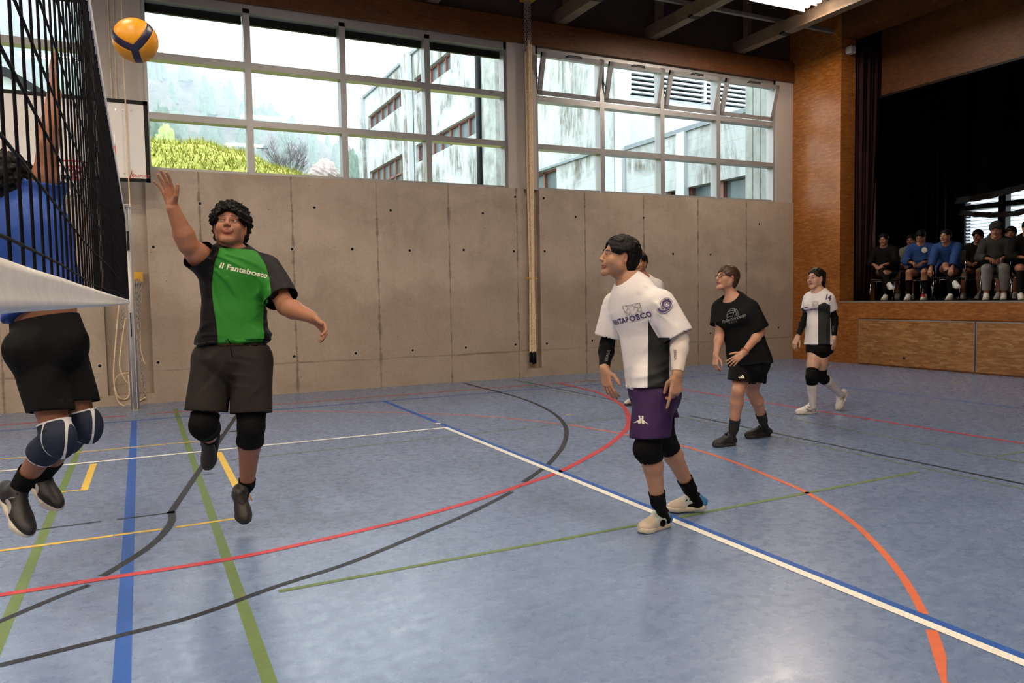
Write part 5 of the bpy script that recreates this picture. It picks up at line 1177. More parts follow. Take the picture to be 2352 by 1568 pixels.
for k in range(9):
    x0, y0 = random.uniform(-.05, .06), random.uniform(-.045, .05); a = random.uniform(0, 6); pl = [(x0, y0)]
    for i in range(14): a += random.uniform(-1.1, 1.1); x0 = min(.075, max(-.065, x0 + .012 * math.cos(a))); y0 = min(.05, max(-.05, y0 + .012 * math.sin(a))); pl.append((x0, y0))
    sc.append(pl)
bpy.context.view_layer.update(); wrap_mesh(lines_mesh(sc, .0022), TS9, at(1422, 726, 4.25), N9['rt'] * -1, V(.05, 1, 0), -N9['ft'], PRG, 'line_drawing')
sn = V(.45, .35, .82)
nine = [[(.021 * math.cos(a), 0.018 + .021 * math.sin(a)) for a in [math.radians(q) for q in range(0, 361, 20)]] , [(.021, .022), (.022, .005), (.016, -.018), (.002, -.032), (-.014, -.034), (-.020, -.028)]]
for w_n, mt, of in ((.028, PRP, .003), (.021, PRW, .0045), (.0150, PRP, .006)):
    bpy.context.view_layer.update(); wrap_mesh(lines_mesh(nine, w_n), TS9, at(1527, 704, 4.05), V(.80, -.60, 0), V(.50, .86, 0), nrm(ray(1527, 704)), mt, 'number', off=of)
sl = sleeve_on(N9, 'armR', .62, 1.96, BK, 'compression_sleeve', .004); slw = sleeve_on(N9, 'armL', .70, 1.93, mat_cloth('white_arm_sleeve', (.72, .63, .56), rough=.6), 'compression_sleeve', .006)
print_on(sl, 'ERREA', .024, at(1401, 817, 4.4), V(.35, .93, 0), V(-.93, .35, 0), FWD, PRG); print_on(slw, 'ERREA', .020, at(1549, 815, 4.1), V(.05, -1, 0), V(1, .05, 0), nrm(FWD + RGT * .3), BK)
pm = mat_cloth('purple_shorts', (.032, .010, .060), rough=.6)
S9 = shorts(N9, pm, {'R': .52, 'L': .78}, loose=.028, waist=.10, flare=.012, vox=.0065, folds=foldpost(.008, [(1510, 900, 1535, 985, 6, .8), (1455, 890, 1465, 980, 6, .5), (1530, 930, 1490, 980, 6, .6), (1470, 900, 1450, 960, 6, -.5), (1500, 930, 1520, 990, 5, -.5)], 4.3, 3.0, .3), hemn={'R': V(.05, -1, .1), 'L': V(.05, -1, 0)})
def kappa(c, s):   # two seated figures back to back, flat emblem
    P2 = []
    for sg in (-1, 1):
        P2.append([(sg * .002, -.016), (sg * .012, -.014), (sg * .010, .004), (sg * .012, .012), (sg * .008, .018), (sg * .002, .012)]); P2.append([(sg * .010, .004), (sg * .034, -.016), (sg * .040, -.020), (sg * .030, -.018), (sg * .018, -.010), (sg * .016, -.018), (sg * .004, -.018)])
    bmx = bmesh.new()
    for pl in P2: bmx.faces.new([bmx.verts.new((x * s, y * s, 0)) for x, y in pl])
    for sg in (-1, 1): bmx.faces.new([bmx.verts.new(((sg * .008 + .006 * math.cos(a)) * s, (.021 + .006 * math.sin(a)) * s, 0)) for a in [i * .785 for i in range(8)]])
    me = bpy.data.meshes.new('k'); bmx.to_mesh(me); bmx.free(); return me
bpy.context.view_layer.update(); wrap_mesh(kappa(0, .95), S9, at(1476, 967, 4.15), V(1, 0, 0), V(0, 1, 0), FWD, PRW, 'emblem')
sleeve_on(N9, 'legL', .66, 1.20, BK, 'knee_pad', .012, pad=E(J['knL'] + V(-.035, 0, .02), np.array((.058, .058, .07)), None, .03)); sleeve_on(N9, 'legR', .40, 1.18, BK, 'knee_pad', .010)
sleeve_on(N9, 'legL', 1.80, 3, BK, 'sock', .007); sleeve_on(N9, 'legR', 1.78, 3, BK, 'sock', .007)
shw = (mat_cloth('white_mesh_shoe', (.58, .60, .57), (.62, .52, .40), .55, .4, c3=(.05, .20, .42)), plain('cream_sole', (.62, .55, .43), .6, var=.15, sc=40), LACB)
for k, sd in enumerate('LR'):
    o, A_ = shoe(N9['body'], J['he' + sd], J['to' + sd], UPV if sd == 'L' else V(.05, 1, 0), J['an' + sd], 1.0, shw, vox=.0045, ankle_h=.085, w=1.08)
    v = verts(o); d = nrm(J['to' + sd] - J['he' + sd]); L = np.linalg.norm(J['to' + sd] - J['he' + sd]); yy = (v - J['he' + sd]) @ d / L; setattr_f(o, 'mask', yy - .62); setattr_f(o, 'mask2', .16 - yy)
    col = MB(); col.tube([A_(.26 + .075 * math.cos(a), .036 * math.sin(a), .098 - .012 * math.cos(a)) for a in [i * .45 for i in range(14)]], .010, 8, closed=True); childof(col.build('ankle_collar', BK), o)
    tn = MB(); 
    for i in range(6): y0 = .40 + .055 * i; tn.tube([A_(y0, -.03, .066 - .006 * i), A_(y0 + .02, 0, .088 - .009 * i), A_(y0, .03, .066 - .006 * i)], .0055, 6)
    childof(tn.build('tongue', BK), o)
    if sd == 'L':
        lg = MB(); lg.cyl(A_(.42, -.038, .045), A_(.42, -.046, .045), .021, n=18); childof(lg.build('round_emblem', BK), o)

# --- player in black with glasses
SK3 = (.50, .27, .18)
J = JJ(6.8, neck=(1684, 688, 0), pelvis=(1722, 822, .02), chest=(1693, 722, 0), waist=(1709, 775, .01), shR=(1656, 708, .08), elR=(1653, 770, .03), wrR=(1645, 814, -.06), shL=(1722, 710, -.10), elL=(1747, 762, -.10), wrL=(1708, 810, -.28),
       hiR=(1708, 836, .06), knR=(1695, 898, -.10), anR=(1685, 985, -.02), hiL=(1732, 836, -.04), knL=(1728, 900, .12), anL=(1752, 965, .25), head=(1670, 640, 0))
J['hf'] = V(-.93, .22, .35); J['hu'] = V(.2, .97, -.1)
J['heR'] = fl(1689, 1022); J['toR'] = fl(1639, 1027); J['heL'] = fl(1770, 1001); J['toL'] = fl(1712, 1007)
hd = {'R': dict(f=V(-.15, -.95, .15), b=V(-.8, .1, .5), t=V(.3, -.2, .9), curl=.6, spread=.3, tcurl=.5), 'L': dict(f=V(-.80, -.60, .1), b=V(.1, .35, .9), t=V(-.35, .6, .3), curl=.25, spread=.35, tcurl=.1)}
PB = person(J, 'player with glasses leaning forward in a black t-shirt, black shorts and black shoes', SK3, (.06, .03, .02), s=.94, fem=True, vox=.0075, fvox=.0035, hands=hd, mouth=.7, hs=1.03, armf=1.2, legf=1.05, build_=1.0)
hair_surf('hair', PB['body'], J['head'], J['hf'], J['hu'], .96, HCh, curl=.001, vox=.004, thick=.010, fringe=.046, back=-.088, seed=3.1)
f_, u_, _ = frame(J['hf'], J['hu']); b = MB(); A_ = PB['A']
for sg in (-1, 1):
    b.tube([A_(sg * .033 + .023 * math.cos(a), .105 - abs(sg * .033 + .023 * math.cos(a)) * .18, -.002 + .017 * math.sin(a)) for a in [i * .393 for i in range(16)]], .0016, 6, closed=True); b.tube([A_(sg * .056, .094, .006), A_(sg * .078, .05, .006), A_(sg * .080, .0, .004), A_(sg * .079, -.012, -.01)], .0018, 6)
b.tube([A_(-.011, .104, .0), A_(0, .108, .005), A_(.011, .104, .0)], .0016, 6); gl = childof(b.build('glasses', plain('dark_glasses_frame', (.03, .02, .015), .3)), PB['body'])
b = MB(); b.tube([A_(sg_ * .079 + .006 * math.cos(a) * 0, -.004 + .008 * math.cos(a), -.046 + .009 * math.sin(a)) for sg_ in (-1,) for a in [i * .7 for i in range(9)]], .0016, 5); b.tube([A_(.079, -.004 + .008 * math.cos(a), -.046 + .009 * math.sin(a)) for a in [i * .7 for i in range(9)]], .0016, 5); childof(b.build('earring', M['steel'] if 'steel' in M else WSH), PB['body'])
TB = tshirt(PB, mat_cloth('black_tshirt', (.005, .0055, .006), rough=.85, spec=.12), at(1722, 835, 6.8), V(.15, -1, 0), {'R': .62, 'L': .88}, loose=.030, seed=3, vox=.0075, sleeve_w=1.12, flare=.02, folds=foldpost(.010, [(1700, 730, 1730, 800, 6, .7), (1680, 720, 1690, 800, 6, .6), (1740, 730, 1720, 800, 5, .5), (1660, 720, 1680, 780, 5, .6)], 6.7, .9, .4), neck_r=.085)
dB = -nrm(np.cross(PB['rt'], UPV)) if False else -PB['ft']
bpy.context.view_layer.update(); k = []; k.append([(.055 * math.cos(a), .055 * math.sin(a)) for a in [math.radians(q) for q in range(-25, 206, 11)]]); k += [[(-.052, .012), (-.02, .022), (.018, .018)], [(-.042, .034), (-.012, .042), (.022, .036)], [(-.054, -.012), (-.03, -.006), (.002, -.010), (.012, .006), (.022, .030), (.020, .050)], [(.036, -.012), (.040, .012), (.030, .038), (.022, .050)], [(-.03, -.006), (-.054, -.012)]]
wrap_mesh(lines_mesh(k, .0035), TB, at(1672, 728, 6.6), -PB['rt'], UPC, dB, PRG, 'ball_drawing')
print_on(TB, 'Pallavolonotte', .043, at(1672, 737, 6.6), -PB['rt'] + V(0, .06, 0), UPC, dB, PRG, shear=.5, space=.9); print_on(TB, '2025', .024, at(1672, 745, 6.6), -PB['rt'] + V(0, .05, 0), UPC, dB, PRG, space=1.9)
SB = shorts(PB, BK, {'R': .62, 'L': .68}, loose=.030, waist=.08, flare=.015, vox=.008, folds=foldpost(.008, [(1720, 830, 1700, 870, 6, .7), (1740, 830, 1742, 870, 5, .6)], 6.7, 2, .4), hemn={'R': V(-.1, -1, .0), 'L': V(0, -1, 0)})
b = MB(); e = at(1716, 866, 6.5)
bpy.context.view_layer.update(); bmx = bmesh.new()
for i, (x0, h) in enumerate(((-.022, .012), (-.006, .022), (.010, .032))): bmx.faces.new([bmx.verts.new(q) for q in ((x0, -.016, 0), (x0 + .011, -.016, 0), (x0 + .011 + .0, -.016 + h * .5, 0), (x0 - .001, -.016 + h, 0), (x0 - .008, -.016 + h * .8, 0))])
me = bpy.data.meshes.new('m'); bmx.to_mesh(me); bmx.free(); wrap_mesh(me, SB, e, V(1, 0, 0), V(0, 1, 0), FWD, PRW, 'emblem')
for sd in 'RL': sleeve_on(PB, 'leg' + sd, 1.74, 3, mat_cloth('dark_grey_sock_' + sd, (.018, .018, .02)), 'sock', .008, vox=.007)
for sd in 'RL': shoe(PB['body'], J['he' + sd], J['to' + sd], UPV, J['an' + sd], 1.0, (BKS, SOLD, LACB), vox=.006, ankle_h=.085, w=1.05)
b = MB(); q = PB['j']['wrL']; dd = nrm(PB['j']['wrL'] - PB['j']['elL']); o1 = Vector(dd).orthogonal().normalized(); o2 = Vector(dd).cross(o1); b.tube([Vector(q - dd * .02) + (o1 * math.cos(a) + o2 * math.sin(a)) * .034 for a in [i * .45 for i in range(14)]], .004, 6, closed=True); childof(b.build('bracelet', plain('orange_band', (.45, .14, .05), .5)), PB['body'])
# --- player 14 with ponytail
SK4 = (.55, .33, .24)
J = JJ(8.5, neck=(1882, 673, 0), pelvis=(1880, 792, 0), chest=(1882, 697, 0), waist=(1879, 748, 0), shR=(1860, 686, .11), elR=(1848, 734, .08), wrR=(1832, 773, .0), shL=(1902, 687, -.11), elL=(1917, 730, -.04), wrL=(1916, 775, -.10),
       hiR=(1872, 804, .03), knR=(1864, 866, -.12), anR=(1868, 933, -.02), hiL=(1888, 804, -.03), knL=(1884, 864, .02), anL=(1930, 905, .24), head=(1874, 640, 0))
J['hf'] = V(-.86, .05, .50); J['hu'] = V(0, 1, 0); J['heR'] = fl(1876, 949); J['toR'] = fl(1828, 952); J['heL'] = at(1948, 902, 8.82); J['toL'] = at(1928, 944, 8.70)
hd = {'R': dict(f=V(-.45, -.88, .1), b=V(-.75, .3, .5), t=V(-.2, -.1, .9), curl=.55, spread=.2), 'L': dict(f=V(-.05, -1, .05), b=V(.5, .1, .8), t=V(-.9, .0, .3), curl=.5, spread=.15)}
PP = person(J, 'player with a long ponytail and a 14 on her sleeve walking by the wooden wall', SK4, (.03, .02, .015), s=.97, fem=True, vox=.0075, fvox=.004, hands=hd, mouth=.3, hs=1.0, build_=.92)
hair_surf('hair', PP['body'], J['head'], J['hf'], J['hu'], .97, HBr, style='pony', curl=.0005, vox=.0045, thick=.007, fringe=.068, back=-.03, seed=4.1, side=-.02)
TP = tshirt(PP, wm, at(1880, 787, 8.5), V(0, -1, 0), {'R': .55, 'L': .55}, loose=.016, seed=4, vox=.0075, sleeve_w=1.02, flare=.004, folds=foldpost(.008, [(1885, 725, 1868, 780, 5, .8), (1895, 740, 1875, 785, 5, .7), (1865, 710, 1870, 760, 5, .5), (1895, 700, 1885, 730, 4, .6)], 8.4, 1.9, .3), neck_r=.082)
v = verts(TP); w_ = v - CAMP; pcx = CX + FPX * (w_ @ RGT) / (w_ @ FWD); pcy = CY - FPX * (w_ @ UPC) / (w_ @ FWD); q = v - PP['ch']; x = q @ PP['rt']; sh = PP['j']['shL']; el = PP['j']['elL']; dA = np.linalg.norm(np.cross(v - sh, nrm(el - sh)), axis=1)
m = np.maximum(np.abs(pcx - 1893) - 14, (694 + np.abs(pcx - 1893) * .5) - pcy) * .0048; m = np.maximum(m, x - .02); m = np.maximum(m, np.minimum(.062 - dA, (705 - pcy) * .004)); setattr_f(TP, 'mask', -m)
print_on(TP, '14', .085, at(1902, 683, 8.2), V(.85, -.2, -.3), V(.1, 1, 0), nrm(ray(1902, 683)), PRP, bold=.003, name='number'); print_on(TP, 'FANTABOSCO', .030, at(1863, 711, 8.2), -PP['rt'] + V(0, .1, 0), UPC, nrm(ray(1863, 711)), PRP, bold=.001)
bpy.context.view_layer.update(); wrap_mesh(lines_mesh([[(x * .8, y * .8) for x, y in l] for l in sc], .002), TP, at(1869, 700, 8.2), -PP['rt'] * .8, UPC, nrm(ray(1869, 700)), PRG, 'line_drawing')
for sd, a, b_ in (('R', .30, 1.93), ('L', .62, 1.93)): o = sleeve_on(PP, 'arm' + sd, a, b_, BK, 'compression_sleeve', .005, vox=.007)
print_on(o, 'ERREA', .022, at(1913, 755, 8.2), V(0, -1, 0), V(1, 0, 0), FWD, PRG)
shorts(PP, BK, {'R': .10, 'L': .14}, loose=.014, waist=.05, flare=.0, vox=.008, hemn={'R': V(-.1, -1, .0), 'L': V(.1, -1, 0)})
for sd in 'RL': sleeve_on(PP, 'leg' + sd, 1.05, 3, mat_cloth('white_sock_' + sd, (.60, .56, .54)), 'knee_sock', .006, vox=.007)
for sd in 'RL': sleeve_on(PP, 'leg' + sd, .74, 1.22, BK, 'knee_pad', .012, vox=.007)
wsh = (mat_cloth('white_knit_shoe', (.66, .63, .60), rough=.6), SOLW, LACW)
for sd, up_ in (('R', UPV), ('L', V(-.75, .55, 0))):
    o, A_ = shoe(PP['body'], J['he' + sd], J['to' + sd], up_, J['an' + sd], .98, wsh, vox=.006, ankle_h=.085, w=1.0)
    b = MB(); 
    for sg in (-1, 1):
        b.tube([A_(.30, sg * .040, .03), A_(.45, sg * .041, .05), A_(.60, sg * .036, .07)], .0035, 5); b.tube([A_(.38, sg * .041, .028), A_(.50, sg * .042, .045), A_(.62, sg * .04, .060)], .0035, 5); b.tube([A_(.32, sg * .041, .055), A_(.58, sg * .043, .030)], .0035, 5)
    childof(b.build('side_stripe', PRG), o)
# --- player mostly hidden behind number 9
J = JJ(9.2, neck=(1478, 640, 0), pelvis=(1484, 775, 0), chest=(1479, 672, 0), waist=(1482, 728, 0), shR=(1448, 656, .02), elR=(1444, 712, .03), wrR=(1446, 760, -.12), shL=(1508, 656, -.02), elL=(1516, 712, .02), wrL=(1508, 765, -.15),
       hiR=(1474, 790, 0), knR=(1462, 858, -.10), anR=(1458, 918, .02), hiL=(1496, 790, 0), knL=(1504, 858, .05), anL=(1510, 922, .2), head=(1469, 604, 0))
J['hf'] = V(-.45, .05, .88); J['hu'] = V(0, 1, 0); J['heR'] = fl(1468, 926); J['toR'] = fl(1436, 932); J['heL'] = fl(1515, 924); J['toL'] = fl(1490, 930)
hd = {k: dict(f=V(-.05, -1, .1), b=V(-.2, .1, .9), t=V(.8 if k == 'R' else -.8, 0, .3), curl=.5) for k in 'RL'}
PH = person(J, 'player in a white shirt standing mostly hidden behind the player with the 9', SK1, (.012, .009, .008), s=1.03, vox=.010, fvox=.0045, hands=hd, mouth=.3, stub=.3)
hair_surf('hair', PH['body'], J['head'], J['hf'], J['hu'], 1.03, HB, curl=.005, fr=120, vox=.005, thick=.012, fringe=.064, back=-.05, seed=5.1)
t9 = tshirt(PH, wm, at(1484, 790, 9.2), V(0, -1, 0), {'R': .6, 'L': .6}, loose=.02, vox=.010); setattr_f(t9, 'mask', -np.ones(len(t9.data.vertices)))
shorts(PH, pm, {'R': .7, 'L': .7}, vox=.010)
for sd in 'RL': shoe(PH['body'], J['he' + sd], J['to' + sd], UPV, J['an' + sd], 1.0, (WSH, SOLD, LACW), vox=.008, laces=False)
# --- blocker behind the net
SK5 = (.30, .135, .075)
J = JJ(3.5, neck=(52, 478, .02), pelvis=(112, 775, 0), chest=(72, 545, 0), waist=(100, 680, 0), shR=(100, 470, .06), elR=(110, 330, .0), wrR=(125, 215, .05), shL=(-30, 470, .06), elL=(-40, 330, 0), wrL=(-30, 215, .05),
       hiR=(80, 805, -.04), knR=(132, 1000, -.08), anR=(42, 1125, .06), hiL=(140, 805, .06), knL=(190, 970, .08), anL=(88, 1100, .24), head=(22, 420, .04))
J['hf'] = V(.45, .40, -.80); J['hu'] = V(-.1, .92, .35); J['heR'] = at(2, 1130, 3.60); J['toR'] = at(66, 1238, 3.48); J['heL'] = at(62, 1098, 3.80); J['toL'] = at(136, 1176, 3.70)
hd = {'R': dict(f=V(-.12, 1, 0), b=V(-.75, 0, .6), t=V(-.6, 0, -.8), curl=.12, spread=.5, tcurl=0), 'L': dict(f=V(.1, 1, 0), b=V(-.8, 0, .6), t=V(.6, 0, .8), curl=.12, spread=.5, tcurl=0)}
BL_ = person(J, 'jumping blocker in a blue shirt and black shorts behind the net', SK5, (.010, .008, .007), s=1.0, vox=.007, fvox=.0035, hands=hd, mouth=.2, armf=1.12, legf=1.0, build_=.97)
hair_surf('hair', BL_['body'], J['head'], J['hf'], J['hu'], 1.0, HB, curl=.010, fr=130, vox=.0045, thick=.026, fringe=.062, back=-.085, seed=6.1)
tb = tshirt(BL_, mat_cloth('blue_jersey', (.014, .055, .26), rough=.6), at(100, 704, 3.5), BL_['j']['pelvis'] - BL_['j']['neck'] + V(.10, 0, 0), {'R': .40, 'L': .40}, loose=.026, vox=.007, sleeve_w=1.3, folds=foldpost(.012, [(60, 500, 90, 620, 9, .8), (110, 500, 130, 640, 9, .8), (150, 560, 110, 680, 8, .7), (40, 560, 60, 680, 8, .6)], 3.4, 2.2, .4))
shorts(BL_, BK, {'R': .72, 'L': .72}, loose=.020, waist=.085, flare=.004, vox=.0075, folds=foldpost(.010, [(100, 760, 80, 900, 9, .7), (150, 770, 170, 900, 9, .7), (60, 800, 50, 880, 8, .5)], 3.4, 3.2, .4), hemn={'R': V(.10, -1, .1), 'L': V(.12, -1, .1)})
kp = mat_cloth('navy_knee_pad', (.010, .016, .034), (.60, .60, .60), .7)
for sd, off_, w0 in (('R', V(.030, .0, .02), 0), ('L', V(.03, 0, 0), 0)):
    o = sleeve_on(BL_, 'leg' + sd, .84, 1.38, kp, 'knee_pad', .012, pad=E(J['kn' + sd] + off_ + V(0, -.02, 0), np.array((.060, .060, .085)), None, .03)); v = verts(o); k_ = J['kn' + sd]; hi_ = J['hi' + sd]; an_ = J['an' + sd]; d0 = nrm(k_ - hi_); d1 = nrm(an_ - k_)
    p0 = hi_ + (k_ - hi_) * .84; p1 = k_ + (an_ - k_) * .38; a = np.abs((v - p0) @ d0) ; b_ = np.abs((v - p1) @ d1); c_ = k_ + V(.02, -.01, .06); r_ = np.abs(np.sqrt(((v - c_) @ RGT / .055) ** 2 + ((v - c_) @ UPC / .10) ** 2 + ((v - c_) @ FWD / .30) ** 2) - 1) * .06
    setattr_f(o, 'mask', np.maximum(np.maximum(.007 - a, .007 - b_), np.where((v - k_) @ FWD < .02, .0035 - r_, -1)))
for sd in 'RL': sleeve_on(BL_, 'leg' + sd, 1.66, 3, BK, 'sock', .008)
shb = (mat_cloth('black_grey_shoe', (.012, .012, .013), (.36, .35, .34), .5, .4), SOLW, plain('grey_lace', (.35, .33, .32), .7))
for sd, up_ in (('R', V(.62, .55, .3)), ('L', V(.5, .6, .3))):
    o, A_ = shoe(BL_['body'], J['he' + sd], J['to' + sd], up_, J['an' + sd], 1.05, shb, vox=.005, ankle_h=.085, w=1.05); v = verts(o); yy = (v - A_(.45, -.04, .05)); setattr_f(o, 'mask', .022 - np.sqrt((yy @ nrm(J['to' + sd] - J['he' + sd]) / 1.6) ** 2 + (yy @ nrm(up_)) ** 2 ))

# ------------------------------------------------------------------ spectators on the stage
CHB = plain('black_moulded_seat', (.006, .006, .006), .45)
def chair(label):
    r = empty('stacking_chair', (0, 0, 0)); tag(r, label, 'chair', 'black chairs on the stage')
    b = MB(); b.box((-.21, -.20, .375), (.21, .21, .405), bev=.012); b.build('seat', CHB, r)
    b = MB(); b.box((-.20, .20, .62), (.20, .225, .86), bev=.01); b.build('backrest', CHB, r)
    for sx in (-1, 1):
        for pts in ([(sx * .20, -.18, .38), (sx * .215, -.22, 0)], [(sx * .20, .23, .82), (sx * .20, .19, .38), (sx * .215, .27, 0)]):
            b = MB(); b.tube(pts, .011, 8); b.build('leg', M['chrome'], r)
    b = MB(); b.tube([(-.20, -.17, .36), (.20, -.17, .36)], .009, 6); b.tube([(-.20, .17, .36), (.20, .17, .36)], .009, 6); b.build('stretcher', M['chrome'], r)
    return r
CH0 = None
def place_chair(x, y, rz, label):
    global CH0
    if CH0 is None: CH0 = chair(label); r = CH0
    else:
        r = CH0.copy(); COL.objects.link(r); r['label'] = label
        for c in list(CH0.children): c2 = c.copy(); COL.objects.link(c2); c2.parent = r
    r.location = (x, y, ZD); r.rotation_euler = (0, 0, rz)
def seated(px, Xd, ang, label, skin, hairm, top, pants, lean=.12, head_px=None, cross=None, shoe_m=None, hairk={}, long_pants=False, look_d=None, arms='lap', s=.93, hair=True, sock=None, chairlab=None, kn=None):
    p = atX(px, 640, Xd); F = np.array([-math.cos(ang), -math.sin(ang), 0]); Rr = np.array([F[1], -F[0], 0]); c = np.array([p[0], p[1], ZD + .50]); J = {}
    J['pelvis'] = c + [0, 0, .05]; tp = nrm(UPV + F * lean); J['neck'] = J['pelvis'] + tp * .455; J['chest'] = J['pelvis'] + tp * .33 - F * .02; J['waist'] = J['pelvis'] + tp * .14
    for sd, sg in (('R', 1), ('L', -1)):
        J['sh' + sd] = J['neck'] + Rr * sg * .165 - tp * .06; J['hi' + sd] = c + Rr * sg * .09
        J['el' + sd] = J['sh' + sd] - tp * .24 + F * .10 + Rr * sg * .06; J['wr' + sd] = J['el' + sd] + F * .20 - Rr * sg * .12 - UPV * (.03 if arms == 'lap' else .0)
        if arms == 'reach': J['el' + sd] = J['sh' + sd] - UPV * .18 + F * .17; J['wr' + sd] = J['el' + sd] + F * .16 - UPV * .18
        J['kn' + sd] = c + F * .43 + Rr * sg * .12 + UPV * .0; J['an' + sd] = J['kn' + sd] - UPV * .40 + F * (.02 if sd == 'R' else -.06)
        J['he' + sd] = J['an' + sd] * [1, 1, 0] + [0, 0, ZD + .002] - F * .06; J['to' + sd] = J['he' + sd] + F * .25
        if cross == sd:
            J['kn' + sd] = c + F * .40 - Rr * sg * .04 + UPV * .09; J['an' + sd] = J['kn' + sd] + F * .14 - Rr * sg * .16 - UPV * .30; J['he' + sd] = J['an' + sd] - UPV * .07 - F * .05; J['to' + sd] = J['he' + sd] + nrm(F * .8 - UPV * .1 - Rr * sg * .5) * .25
    J['head'] = J['neck'] + tp * .14 + F * .03; J['hf'] = look_d if look_d is not None else F; J['hu'] = UPV
    hd = {sd: dict(f=nrm(J['wr' + sd] - J['el' + sd]), b=UPV, t=-Rr * (1 if sd == 'R' else -1), curl=.6) for sd in 'RL'}
    H = person(J, label, skin, (.02, .015, .01), s=s, vox=.011, fvox=.0065, hands=hd, group='spectators sitting on the stage')
    if hair: hair_surf('hair', H['body'], J['head'], J['hf'], J['hu'], s, hairm, vox=.007, **hairk)
    t = tshirt(H, top, J['pelvis'] - UPV * .08, -UPV, {'R': 1.85, 'L': 1.85}, loose=.022, vox=.012, sleeve_w=1.1)
    if long_pants:
        for sd in 'RL': sleeve_on(H, 'leg' + sd, .0, 1.85, pants, 'trouser_leg', .022, vox=.012)
    shorts(H, pants, {'R': .45, 'L': .45}, loose=.02, waist=.06, vox=.012, hemn={'R': nrm(J['knR'] - J['hiR']), 'L': nrm(J['knL'] - J['hiL'])})
    if sock:
        for sd in 'RL': sleeve_on(H, 'leg' + sd, sock[1], 3, sock[0], 'sock', .008, vox=.012)
    for sd in 'RL': shoe(H['body'], J['he' + sd], J['to' + sd], UPV if cross != sd else nrm(UPV + F * .3), J['an' + sd], 1.0, shoe_m or (WSH, SOLW, LACW), vox=.011, laces=False, ankle_h=.08)
    if chairlab: place_chair(c[0] - F[0] * .02, c[1] - F[1] * .02, math.atan2(F[1], F[0]) + math.pi / 2, chairlab)
    return H, J, F
blu = mat_cloth('royal_blue_hoodie', (.012, .045, .16)); gry = mat_cloth('grey_sweatpants', (.17, .165, .155)); drk = mat_cloth('charcoal_jacket', (.022, .021, .020)); gsh = mat_cloth('grey_shirt', (.16, .15, .13))
DB = [SK1, SK5, (.34, .17, .10)]
seated(2032, 12.75, .40, 'spectator in a black hoodie with crossed legs at the left end of the row', SK1, HB, BK, BK, look_d=nrm([-1, -.35, -.05]), cross='R', hairk=dict(thick=.018, curl=.004, fringe=.062, back=-.12), sock=(BK, 1.05), chairlab='black chair under the leftmost spectator beside the curtain')
seated(2096, 13.6, .30, 'spectator in a grey shirt half hidden behind the first one in a blue hoodie', SK5, HB, gsh, BK, hairk=dict(thick=.012, fringe=.06), chairlab='black chair behind the first blue hoodie')
H2, J2, F2 = seated(2116, 12.75, .45, 'spectator in a blue hoodie with white emblem looking down at a phone', SK1, HB, blu, BK, lean=.16, hairk=dict(thick=.012, fringe=.062, back=-.05), look_d=nrm([-.80, -.25, -.45]), sock=(BK, 1.35), chairlab='black chair under the phone-reading spectator in blue')
H3, J3, F3 = seated(2180, 12.75, .35, 'spectator in a blue hoodie leaning forward over one crossed leg', SK1, HB, blu, BK, look_d=nrm([-1, -.05, 0]), lean=.42, cross='R', arms='reach', hairk=dict(thick=.010, fringe=.064, back=-.05), sock=(BK, 1.30), chairlab='black chair under the spectator leaning over the crossed leg')
seated(2248, 13.9, .30, 'dark figure sitting behind, between the blue hoodie and the hooded jacket', SK5, HB, BK, BK, hairk=dict(thick=.022, fringe=.05), chairlab='black chair in the second row left of the hooded jacket')
H4, J4, F4 = seated(2286, 12.75, .55, 'spectator in a dark hooded jacket, cap and grey sweatpants holding a phone', SK1, HB, drk, gry, look_d=nrm([-1, -.4, -.15]), lean=.04, long_pants=True, hair=False, s=1.0, chairlab='black chair under the spectator in the hooded jacket')
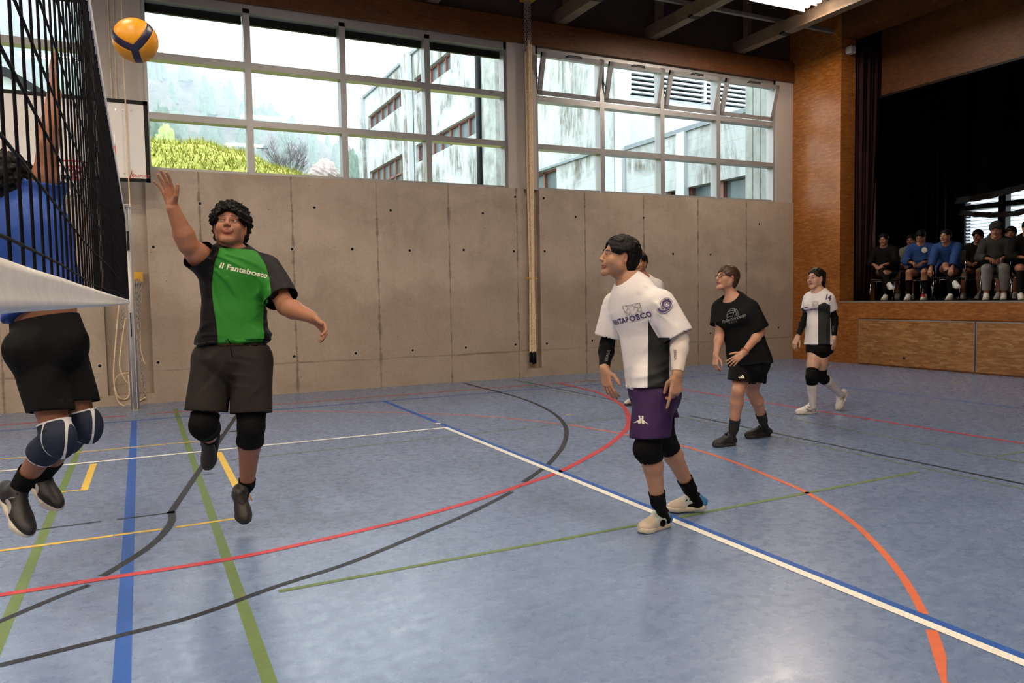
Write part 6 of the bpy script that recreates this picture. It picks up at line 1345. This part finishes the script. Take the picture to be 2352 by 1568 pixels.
hair_surf('beanie', H4['body'], J4['head'], J4['hf'], UPV, 1.08, drk, vox=.008, thick=.022, fringe=.045, back=-.02, side=-.01)
surf('hood', [E(J4['neck'] - F4 * .08 + UPV * .03, np.array((.13, .13, .10)), None, .02)], .012, drk, H4['body'])
seated(2322, 13.8, .40, 'dark figure sitting behind the right shoulder of the hooded jacket', SK5, HB, BK, BK, hairk=dict(thick=.02, fringe=.05), chairlab='black chair in the second row right of the hooded jacket')
seated(2356, 12.75, .65, 'spectator in black cut off by the right picture edge, hand on the knee', SK1, HB, BK, BK, lean=.15, hairk=dict(thick=.014, fringe=.06), sock=(BK, 1.1), chairlab='black chair at the right picture edge')
pc = J2['neck'] + F2 * .15 - UPV * .18
b = MB(); rr = nrm(np.cross(F2, UPV)); 
bpy.context.view_layer.update()
emb = [o for o in H2['body'].children if o.name.startswith('tshirt')][0]; bmx = bmesh.new(); bmx.faces.new([bmx.verts.new((.045 * math.cos(a), .05 * math.sin(a), 0)) for a in [i * .524 for i in range(12)]]); me = bpy.data.meshes.new('e'); bmx.to_mesh(me); bmx.free(); q = J2['chest'] + F2 * .3 + rr * -.07 + UPV * .02
wrap_mesh(me, emb, q, rr, UPV, -F2, PRW, 'emblem')
for Jx, Fx, lab in ((J2, F2, 'phone held by the spectator in the blue hoodie'), (J4, F4, 'phone held by the spectator in the hooded jacket')):
    c = (Jx['wrR'] + Jx['wrL']) / 2 + Fx * .10 + UPV * .02; b = MB(); b.box(Vector(c) - Vector((.07, .035, .005)), Vector(c) + Vector((.07, .035, .005)), bev=.004); tag(b.build('phone', BKS), lab, 'phone')
q = atX(2120, 684, 12.35); b = MB(); b.tube([(q[0], q[1], ZD + z) for z in (0, .005, .12, .16, .20, .21)], .03, 12, rs=[.028, .032, .032, .024, .012, .012]); bo = b.build('drink_bottle', plain('dark_cola', (.02, .008, .006), .15, spec=.8)); tag(bo, 'small drink bottle with red label standing between the stage chairs', 'bottle')
b = MB(); b.tube([(q[0], q[1], ZD + z) for z in (.05, .11)], .0335, 12, cap=False); childof(b.build('bottle_label', M['red']), bo)
